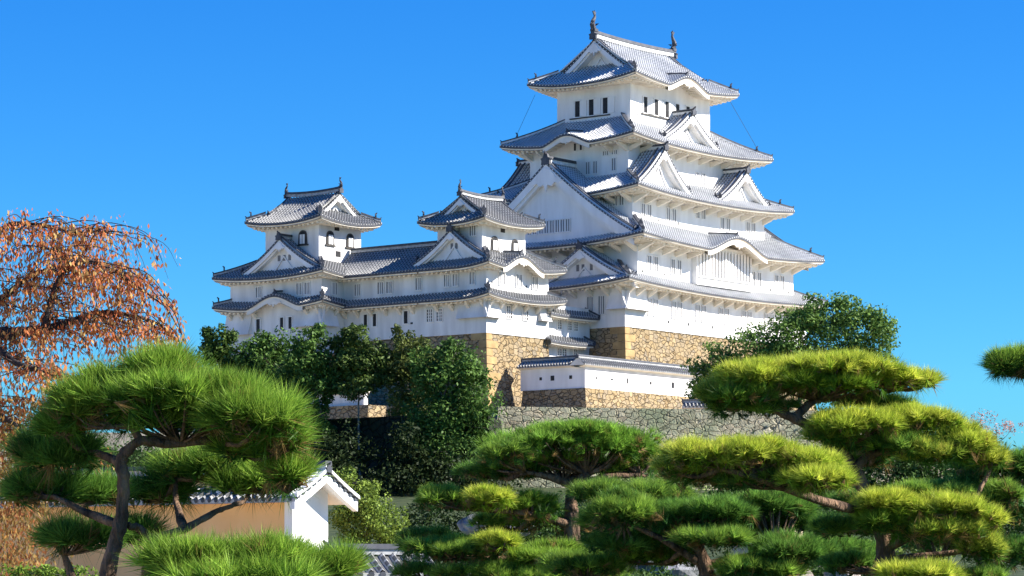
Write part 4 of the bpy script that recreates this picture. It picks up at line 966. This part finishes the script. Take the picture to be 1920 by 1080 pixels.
# right pine, yellow tipped
pine('large cloud-pruned pine with layered yellow-green pads at the right front', 22.0,
     [([(1640, 1250, 0), (1645, 1110, 0), (1660, 1040, 0), (1640, 960, 0), (1600, 880, 0), (1560, 830, 0), (1500, 790, 0), (1450, 768, 0), (1400, 750, 0)], .085, .022), ([(1600, 880, 0), (1640, 850, 0), (1720, 845, 0)], .045, .02), ([(1490, 785, 0), (1530, 750, .1), (1600, 745, .2), (1680, 730, .2)], .035, .015), ([(1645, 965, 0), (1560, 945, -.7), (1470, 915, -1.2), (1400, 890, -1.3), (1350, 880, -1.3)], .04, .016), ([(1655, 1030, 0), (1740, 990, -.1), (1800, 975, -.1)], .045, .02), ([(1655, 1050, 0), (1760, 1040, -.1), (1840, 1030, -.1)], .035, .015)],
     [(1440, 710, 120, 42, 0, 800, Y1, Y2), (1560, 688, 140, 32, 0, 700, Y1, Y2), (1670, 710, 92, 36, .1, 520, Y1, Y2), (1390, 745, 70, 30, -.1, 280, G1, G2), (1540, 722, 150, 32, 0, 420, G1, Y1), (1735, 715, 34, 22, .1, 90, Y1, Y2), (1410, 762, 95, 34, .1, 300, D1, G2), (1340, 740, 40, 30, 0, 140, G1, Y2), (1640, 755, 100, 22, .3, 220, D1, G2), (1560, 815, 60, 34, -.2, 220, G1, Y2), (1760, 850, 100, 36, -.1, 380, G1, Y2), (1270, 870, 50, 44, -1.2, 220, G1, Y2), (1440, 900, 130, 34, -1.1, 380, D1, G2), (1760, 995, 110, 34, -.4, 340, G1, Y2), (1660, 975, 70, 30, -.4, 200, G1, G2), (1860, 860, 40, 34, 0, 150, G1, Y2),
      (1610, 795, 100, 36, -.2, 620, Y1, Y2), (1720, 790, 105, 42, 0, 720, Y1, Y2), (1815, 825, 58, 52, -.1, 430, Y1, Y2), (1700, 835, 130, 34, 0, 520, D1, G2), (1580, 835, 50, 28, 0, 200, D1, G2),
      (1320, 855, 95, 42, -1.3, 600, Y1, Y2), (1420, 850, 100, 40, -1.3, 600, Y1, Y2), (1520, 868, 85, 34, -1.3, 420, Y1, Y2), (1350, 895, 110, 30, -1.0, 420, D1, G2), (1540, 900, 84, 34, -1.5, 480, Y1, Y2),
      (1660, 945, 85, 34, -.4, 480, Y1, Y2), (1780, 955, 100, 38, -.4, 620, Y1, Y2), (1850, 975, 45, 34, -.4, 200, Y1, Y2), (1700, 985, 110, 26, -.3, 240, D1, G2), (1840, 1030, 52, 42, -.3, 280, G1, Y2), (1720, 1075, 95, 24, -.6, 360, Y1, Y2), (1840, 1080, 50, 20, -.3, 100, D1, G2), (1470, 880, 80, 30, .2, 240, D1, G2), (1600, 990, 90, 34, .2, 300, D1, G2), (1630, 860, 60, 30, .4, 180, D1, G2), (1600, 1060, 70, 34, .2, 200, D1, D2), (1880, 930, 50, 40, .4, 180, D1, G2)], .115, .0056, nn=30, dens=.72, root=Vector((xat(1640, 22), 22, -1.6)))
# pine at the far right edge
pine('pine whose dark green branch tip reaches in from the right edge against the sky', 17.0,
     [([(2120, 1300, 0), (2110, 1000, 0), (2080, 800, 0), (1990, 720, 0), (1900, 695, 0), (1860, 690, 0)], .09, .015), ([(2090, 830, 0), (2150, 740, 0), (2200, 690, 0)], .05, .02)],
     [(1905, 685, 58, 36, 0, 420, D1, G2), (1990, 670, 80, 44, 0, 520, D1, G2), (2160, 680, 100, 50, 0, 400, D1, G2)], .11, .0046, nn=32, root=Vector((xat(2120, 17), 17, -1.6)))
# shaded pine behind on the right
pine('deep green shaded pine behind the yellow-tipped pads along the right edge', 34.0,
     [([(1850, 1250, 0), (1845, 1060, 0), (1840, 960, 0), (1850, 900, 0)], .12, .05), ([(1842, 980, 0), (1760, 930, 0), (1690, 920, 0)], .05, .02)],
     [(1865, 875, 95, 52, 0, 720, D1, D2), (1760, 925, 110, 45, 0, 620, D1, G2), (1890, 950, 90, 55, 0, 560, D1, D2), (1900, 1040, 80, 50, 0, 360, D1, D2), (1620, 940, 70, 40, .3, 300, D1, D2), (1950, 870, 70, 50, 0, 260, D1, D2), (1760, 1010, 90, 40, .3, 300, D1, D2)], .14, .0078, nn=26, root=Vector((xat(1850, 34), 34, -1.6)))

def leaf_tree(name, label, cat, Y, base_px, trunk_top, lumps, nleaf, size, lo, hi, trunk_r=.3, group=None, bark='bark_grey', zbase=None, flat=.5, limbs=True, mat='leaf', branches=0):
    """broadleaf or cypress crown: many small leaf faces on the shells of overlapping lumps (px,py,hw,hh,dY)"""
    b = at(base_px[0], base_px[1], Y)
    if zbase is None: zbase = terrain_z(b.x, Y)
    o = empty(name, (b.x, Y, zbase)); tag(o, label, cat, group); off = tuple(o.location); tm = MB(); rr = random.Random(int(base_px[0]))
    top = at(trunk_top[0], trunk_top[1], Y); r = [Vector((b.x, Y, zbase)), Vector((b.x, Y, zbase)).lerp(top, .5) + Vector((rr.uniform(-.2, .2), 0, 0)), top]
    limb(tm, r, trunk_r, trunk_r * .35, rr)
    tot = sum(l[2] * l[3] for l in lumps); V = []; Cc = []
    for (px, py, hw, hh, dy) in lumps:
        c = np.array(at(px, py, Y + dy)); k = (Y + dy) / F; R = np.array([hw * k, max(hw, hh) * k * .9, hh * k]) * 1.28
        n = int(nleaf * hw * hh / tot)
        ns = max(6, int(8 + hw * hh / 120)); sd_ = unit(rng.normal(size=(ns, 3))) * rng.uniform(.35, .92, (ns, 1)); sr = rng.uniform(.24, .46, ns)
        idx = rng.integers(0, ns, n); d = unit(rng.normal(size=(n, 3)))
        p = c + (sd_[idx] + d * sr[idx][:, None] * rng.uniform(.5, 1.05, (n, 1))) * R
        nrm = unit(d * .8 + rng.normal(size=(n, 3)) * .6 + np.array([0, 0, .35]))
        t = unit(np.cross(nrm, rng.normal(size=(n, 3)))); bt = np.cross(nrm, t)
        sz = size * rng.uniform(.55, 1.25, (n, 1))
        q = np.stack([p - t * sz * .5, p + bt * sz * flat * .5, p + t * sz * .5, p - bt * sz * flat * .5], 1).reshape(-1, 3)
        lk_ = np.clip(rng.uniform(0, 1, ns)[idx][:, None] * .6 + rng.uniform(0, .5, (n, 1)), 0, 1)
        col = np.array(lo) * (1 - lk_) + np.array(hi) * lk_
        V.append(q); Cc.append(np.repeat(col, 4, 0))
        if limbs:
            cc = Vector(c); st = r[0].lerp(top, rr.uniform(.55, .95)); limb(tm, [st, st.lerp(cc, .6) + Vector((0, 0, -.1 * R[2])), cc], trunk_r * .4, trunk_r * .08, rr, 4)
            for j in range(0, ns, 2): tm.tube([cc, Vector(c + sd_[j] * R)], [trunk_r * .1, trunk_r * .04], 0, 4)
    np_mesh('crown', np.concatenate(V), 4, np.concatenate(Cc), M[mat], o, off)
    tm.build('trunk', M[bark], o, off, smooth=True)
    return o
LD, LH = (.022, .055, .012), (.13, .23, .045)
# row of dark trees in front of the corridor
GR = 'dark trees below the castle corridor'
leaf_tree('evergreen_tree', 'small round green tree at the left end of the dark row, against the sky', 'tree', 272, (412, 760), (412, 650), [(410, 642, 30, 28, 0), (418, 685, 45, 35, 0), (395, 660, 22, 24, 0)], 5200, .40, LD, (.11, .17, .03), .16, GR)
leaf_tree('evergreen_tree', 'broad low green tree under the left turret', 'tree', 270, (490, 830), (490, 660), [(480, 662, 40, 28, 0), (520, 655, 28, 26, .5), (500, 700, 55, 40, 0), (470, 740, 60, 42, 0), (540, 720, 50, 40, 0), (450, 700, 44, 36, .3), (500, 650, 30, 24, .4)], 12000, .40, LD, LH, .2, GR)
leaf_tree('evergreen_tree', 'slender dark tree with long pale trunk left of the bright stone patch', 'tree', 266, (594, 860), (592, 640), [(592, 622, 16, 14, 0), (580, 640, 36, 28, 0), (590, 670, 36, 30, 0), (570, 690, 46, 34, 0), (560, 730, 40, 34, .4), (620, 690, 30, 34, .4), (605, 725, 28, 26, 0), (600, 770, 24, 30, .3), (610, 810, 22, 26, 0), (560, 660, 18, 20, 0)], 12000, .38, LD, LH, .13, GR)
leaf_tree('evergreen_tree', 'dark tree with tinge of autumn brown straight above the bright stone patch', 'tree', 266, (676, 860), (676, 640), [(664, 622, 18, 14, 0), (668, 640, 36, 28, 0), (680, 672, 40, 28, 0), (655, 690, 36, 26, 0), (690, 705, 34, 24, 0), (672, 725, 40, 22, 0), (650, 660, 30, 30, .4), (700, 680, 30, 30, .4), (640, 715, 34, 24, .5)], 11000, .38, (.025, .052, .012), (.14, .20, .045), .13, GR)
leaf_tree('evergreen_tree', 'ragged dark tree with reddish leaves right of the bright stone patch', 'tree', 266, (764, 920), (760, 640), [(752, 628, 16, 16, 0), (755, 648, 28, 26, 0), (770, 680, 40, 30, 0), (745, 700, 34, 26, .4), (785, 670, 30, 28, 0), (760, 735, 40, 26, 0), (775, 770, 40, 30, 0), (735, 670, 30, 34, .5), (790, 710, 40, 40, .5), (780, 820, 44, 44, .3)], 11000, .38, (.03, .05, .013), (.16, .19, .045), .13, GR)
leaf_tree('evergreen_tree', 'largest and bushiest dark tree, right end of the row beside the sunlit stone base', 'tree', 262, (845, 930), (845, 680), [(850, 645, 24, 16, 0), (800, 690, 30, 34, .4), (850, 668, 44, 30, 0), (840, 710, 62, 46, 0), (875, 730, 42, 44, 0), (850, 775, 72, 48, 0), (820, 800, 55, 50, .5), (880, 800, 44, 40, 0), (850, 845, 70, 45, 0), (815, 740, 40, 44, .4), (790, 850, 40, 40, 0)], 20000, .40, LD, LH, .2, GR)
leaf_tree('evergreen_tree', 'dark undergrowth tree left of the pale trunks, behind the left pine', 'tree', 268, (540, 900), (540, 760), [(540, 770, 40, 46, 0), (500, 800, 50, 46, 0), (560, 830, 40, 46, 0), (440, 770, 50, 46, 0)], 8000, .42, LD, (.05, .09, .02), .16, GR)
leaf_tree('evergreen_shrub', 'dark shrub mass at the foot of the shaded stone wall left of the centre pine', 'shrub', 258, (760, 980), (760, 930), [(640, 900, 60, 46, 0), (740, 915, 60, 46, 0), (840, 915, 70, 50, 0), (800, 870, 50, 30, 1), (700, 860, 40, 30, 2), (920, 890, 60, 44, 0), (880, 950, 90, 50, -1), (700, 970, 90, 50, -1), (640, 840, 44, 40, 1), (760, 825, 44, 36, 1), (600, 860, 40, 50, 1)], 14000, .40, (.010, .022, .007), (.04, .06, .018), .2, limbs=False)
leaf_tree('evergreen_shrub', 'dark low shrubs on open ground between the warm-tinted wall and the centre pine', 'shrub', 150, (820, 1040), (820, 1000), [(780, 1000, 50, 40, 0), (850, 985, 60, 44, 0), (930, 990, 60, 44, 0), (1010, 985, 60, 44, 0), (720, 1040, 70, 40, 0), (880, 1040, 90, 40, 0), (1080, 1000, 60, 50, 0), (960, 1050, 90, 40, 0), (800, 965, 40, 24, 1)], 11000, .24, (.010, .024, .007), (.05, .08, .02), .15, limbs=False)
leaf_tree('hedge', 'dark green hedge filling the gaps behind the pines on the right', 'hedge', 120, (1500, 1080), (1500, 1050), [(1240, 960, 90, 60, 0), (1380, 960, 90, 60, 0), (1520, 950, 90, 66, 0), (1660, 900, 90, 76, 0), (1740, 895, 80, 66, 0), (1590, 905, 60, 60, 0), (1440, 920, 80, 50, 0), (1790, 925, 90, 80, 0), (1900, 950, 90, 90, 0), (1830, 925, 60, 50, 0), (1120, 1000, 90, 60, 0), (1000, 1010, 90, 50, 0)], 56000, .19, (.02, .055, .012), (.085, .15, .035), .2, limbs=False, zbase=-1.6)
leaf_tree('hedge', 'dark green hedge behind the warm-tinted side of the roofed wall', 'hedge', 128, (300, 1080), (300, 1050), [(80, 900, 70, 60, 0), (180, 880, 70, 66, 0), (290, 880, 70, 60, 0), (390, 880, 70, 60, 0), (490, 885, 60, 56, 0), (130, 960, 90, 50, 0), (250, 960, 90, 50, 0)], 20000, .2, (.02, .05, .012), (.08, .14, .035), .2, limbs=False, zbase=-1.6)
# trees and bushes on the right of the keep base
leaf_tree('broadleaf_tree', 'spreading green tree in front of the right end of the keep', 'tree', 287, (1500, 795), (1500, 660), [(1545, 592, 60, 34, 0), (1595, 582, 46, 30, 0), (1632, 622, 46, 36, 0), (1650, 650, 34, 30, 0), (1500, 600, 50, 26, .4), (1480, 625, 62, 36, 0), (1420, 655, 56, 34, 0), (1360, 680, 52, 32, 0), (1330, 735, 40, 26, 0), (1540, 650, 80, 46, .5), (1460, 690, 84, 44, 0), (1620, 665, 50, 28, 0), (1335, 700, 44, 34, 0), (1400, 720, 60, 36, 0), (1560, 705, 110, 46, .3), (1560, 575, 22, 14, 0), (1655, 610, 20, 16, 0), (1350, 725, 45, 26, 0)], 34000, .40, (.03, .075, .016), (.20, .32, .065), .25, zbase=16.8)
leaf_tree('clipped_shrub', 'lumpy yellow-green shrub beside the white gable end', 'shrub', 112, (690, 1090), (690, 980), [(650, 905, 34, 24, .6), (690, 950, 34, 40, 0), (720, 985, 36, 48, 0), (672, 985, 40, 46, 0), (745, 1010, 24, 36, 0), (640, 960, 26, 40, .5), (700, 1040, 60, 40, 0), (658, 1030, 40, 40, 0), (685, 930, 20, 22, 0)], 14000, .14, (.05, .10, .014), (.27, .36, .06), .1, zbase=-1.6)
leaf_tree('clipped_shrub', 'pale green shrub seen under the cap of the centre pine', 'shrub', 105, (1160, 1080), (1150, 960), [(1140, 915, 40, 26, 0), (1190, 905, 46, 22, 0), (1230, 900, 50, 30, .5), (1160, 950, 80, 40, 0), (1260, 940, 60, 46, 0)], 6500, .13, (.09, .13, .04), (.30, .36, .12), .1, zbase=-1.6)
leaf_tree('clipped_shrub', 'small bright green shrub low between the trunks of the right pine', 'shrub', 60, (1680, 1080), (1680, 1030), [(1680, 1020, 50, 26, 0), (1620, 1035, 50, 30, 0), (1750, 1040, 50, 30, 0), (1560, 1050, 50, 30, 0)], 5000, .09, (.05, .09, .02), (.22, .30, .06), .05, zbase=-1.6)
leaf_tree('garden_bush', 'dark green bush at the bottom right under the pine trunks', 'bush', 45, (1560, 1100), (1560, 1060), [(1540, 1060, 70, 36, 0), (1620, 1070, 60, 30, 0), (1230, 1085, 70, 22, -4), (1420, 1078, 70, 24, -2)], 5000, .08, (.02, .05, .012), (.08, .14, .03), .05, zbase=-1.6)
leaf_tree('garden_bush', 'bright green bush at the bottom left corner behind the pine trunk', 'bush', 20, (60, 1150), (60, 1090), [(60, 1075, 60, 20, 0), (140, 1085, 60, 22, 0)], 1800, .035, (.05, .10, .012), (.22, .32, .04), .02, zbase=-1.6)
leaf_tree('bare_tree', 'distant thin tree with sparse reddish leaves at the right edge', 'tree', 230, (1868, 850), (1868, 800), [(1850, 800, 34, 26, 0), (1895, 808, 26, 20, 0), (1830, 790, 16, 18, 0)], 900, .16, (.40, .16, .12), (.62, .28, .20), .10)

# ------------------------------------------------------------------ weeping cherry with red leaves on the left
YC = 42.0; rr = random.Random(21)
ch = empty('cherry_tree', (xat(-170, YC), YC, -1.6)); tag(ch, 'weeping tree with rust-red autumn leaves on dark drooping twigs along the left edge', 'tree'); off = tuple(ch.location); tm = MB()
tr_ = [([(-170, 1310, 0), (-165, 1000, 0), (-140, 820, 0), (-90, 700, 0)], .26, .15),
       ([(-90, 700, 0), (-20, 635, 0), (45, 622, 0), (82, 618, 0)], .12, .06), ([(82, 618, 0), (94, 570, 0), (122, 505, 0), (160, 490, 0), (205, 505, 0), (255, 535, 0), (310, 575, 0)], .06, .010),
       ([(82, 618, 0), (140, 600, .3), (190, 586, .4), (250, 592, .4), (300, 610, .3), (335, 640, .3)], .055, .010), ([(-90, 700, 0), (-60, 590, .4), (0, 562, .5), (48, 524, .5), (100, 500, .5)], .09, .02),
       ([(-60, 590, .4), (-30, 480, .6), (10, 425, .6), (60, 420, .6), (110, 430, .6)], .06, .012), ([(110, 430, .6), (150, 436, .6), (192, 430, .6)], .014, .005), ([(-20, 635, 0), (30, 680, -.5), (100, 700, -.6), (160, 712, -.6)], .06, .012), ([(-100, 720, 0), (-40, 760, -.6), (20, 790, -.8), (70, 830, -.8)], .07, .015), ([(122, 505, 0), (100, 470, .3), (70, 462, .4)], .03, .01)]
nodes = []
for pl, ra, rb in tr_:
    pts = [at(x, y, YC + dy) for x, y, dy in pl]; limb(tm, pts, ra, rb, rr); nodes += curve_pts(pts, 5)[2:] if pl[0][0] > -160 else []
tw_pts = []
for i in range(480):
    s = rr.choice(nodes); ln = rr.uniform(.4, 1.35); az = rr.uniform(0, 2 * math.pi); out_ = rr.uniform(.4, 1.2) * ln; rise_ = rr.uniform(-.15, .12) * ln
    d = Vector((math.cos(az) + .3, math.sin(az) * .8, 0)) * out_; fall = rr.uniform(.35, 1.0) * ln
    pts = curve_pts([s, s + d * .45 + Vector((0, 0, rise_)), s + d * .85 + Vector((0, 0, rise_ * .6 - fall * .3)), s + d * 1.02 + Vector((0, 0, -fall))], 4)
    if (pts[-1].x / YC * F + CX) > 335 or (pts[6].x / YC * F + CX) > 335: continue
    tm.tube(pts, [.009 - .0006 * k for k in range(len(pts))], 0, 4); tw_pts += pts[3:]
for (x0, y0, x1, y1) in ((205, 505, 335, 590), (250, 540, 340, 625), (170, 490, 300, 560), (255, 590, 320, 680), (290, 560, 345, 640), (230, 515, 325, 575), (300, 600, 348, 690), (192, 430, 160, 470)):
    a, b = at(x0, y0, YC), at(x1, y1, YC + .3); pts = curve_pts([a, a.lerp(b, .5) + Vector((.05, 0, .14)), b], 6); tm.tube(pts, [.009] * len(pts), 0, 4); tw_pts += pts[4:]
tm.build('trunk', M['twig'], ch, off, smooth=True)
nl = 13500; P = np.array([tuple(p) for p in tw_pts]); base = P[rng.integers(0, len(P), nl)] + rng.normal(size=(nl, 3)) * np.array([.05, .05, .06])
# hanging mass of browner leaves low on the left
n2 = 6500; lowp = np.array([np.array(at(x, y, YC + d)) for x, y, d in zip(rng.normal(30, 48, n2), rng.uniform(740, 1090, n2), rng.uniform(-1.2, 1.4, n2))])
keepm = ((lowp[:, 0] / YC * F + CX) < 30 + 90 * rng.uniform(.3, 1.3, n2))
lowp = lowp[keepm]; allp = np.concatenate([base, lowp]); n_ = len(allp)
dn = unit(np.stack([rng.normal(size=n_) * .45, rng.normal(size=n_) * .45, -np.ones(n_)], 1)); sd2 = unit(np.cross(dn, rng.normal(size=(n_, 3)))); L_ = rng.uniform(.04, .11, (n_, 1)); wd_ = L_ * rng.uniform(.3, .5, (n_, 1))
q = np.stack([allp, allp + dn * L_ * .5 + sd2 * wd_ * .5, allp + dn * L_, allp + dn * L_ * .5 - sd2 * wd_ * .5], 1).reshape(-1, 3)
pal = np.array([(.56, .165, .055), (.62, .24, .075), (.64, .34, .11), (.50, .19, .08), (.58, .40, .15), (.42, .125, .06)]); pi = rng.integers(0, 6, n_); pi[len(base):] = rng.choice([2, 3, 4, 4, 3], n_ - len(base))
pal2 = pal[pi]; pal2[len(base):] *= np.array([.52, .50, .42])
np_mesh('crown', q, 4, np.repeat(pal2 * rng.uniform(.7, 1.25, (n_, 1)), 4, 0), M['red_leaf'], ch, off)

# ------------------------------------------------------------------ rocks
def rock(label, px, py, hw, hh, Y, mat, seed):
    r_ = random.Random(seed); k = Y / F; c = at(px, py, Y); m = MB(); nu, nv = 16, 9; vs = []
    ph = [r_.uniform(0, 6.28) for _ in range(6)]
    for j in range(nv + 1):
        t = math.pi * j / nv
        for i in range(nu):
            a = 2 * math.pi * i / nu; rad = 1 + .16 * math.sin(2 * a + ph[0] + t) + .12 * math.sin(3 * a + ph[1] - 2 * t) + .08 * math.sin(5 * a + ph[2]) + r_.uniform(-.09, .09)
            vs.append((math.sin(t) * math.cos(a) * rad * hw * k, math.sin(t) * math.sin(a) * rad * hw * k * .8, math.cos(t) * (1 + .1 * math.sin(a * 2 + ph[3])) * hh * k))
    m.add(vs, [(j * nu + i, j * nu + (i + 1) % nu, (j + 1) * nu + (i + 1) % nu, (j + 1) * nu + i) for j in range(nv) for i in range(nu)])
    m.v = [(x + c.x, y + c.y, max(z + c.z, -1.75)) for x, y, z in m.v]
    o = m.build('garden_rock', M[mat], None, (c.x, c.y, c.z)); o.location = c; tag(o, label, 'rock'); return o
rock('large grey rock at the bottom edge left of the dark pine trunk', 1245, 1074, 58, 34, 60, 'rock', 4)
rock('pale flat rock glimpsed between the pads of the centre pine', 890, 985, 34, 20, 75, 'rock', 9)
rock('smaller pale rock right of the flat rock under the yellow pad', 960, 990, 42, 18, 75, 'rock', 12)
rock('pinkish rock at the bottom edge between dark pine and yellow pine', 1500, 1085, 26, 22, 40, 'rock_warm', 6)
rock('pinkish rock, right one of the two at the bottom edge', 1580, 1085, 34, 22, 40, 'rock_warm', 7)
m = MB(); c = at(1440, 1000, 70); 
vs = [(c.x + .62 * math.cos(a) * (1 + .15 * math.sin(3 * a)), 70 + 6 * math.sin(a), c.z + .05 * math.sin(2 * a)) for a in [i * math.pi / 10 for i in range(20)]]
m.plate([Vector(v) - Vector((0, 0, c.z + 1.7)) for v in vs], (0, 0, 1), c.z + 1.7)
o = m.build('sandy_bank', M['sand']); tag(o, kind='structure')
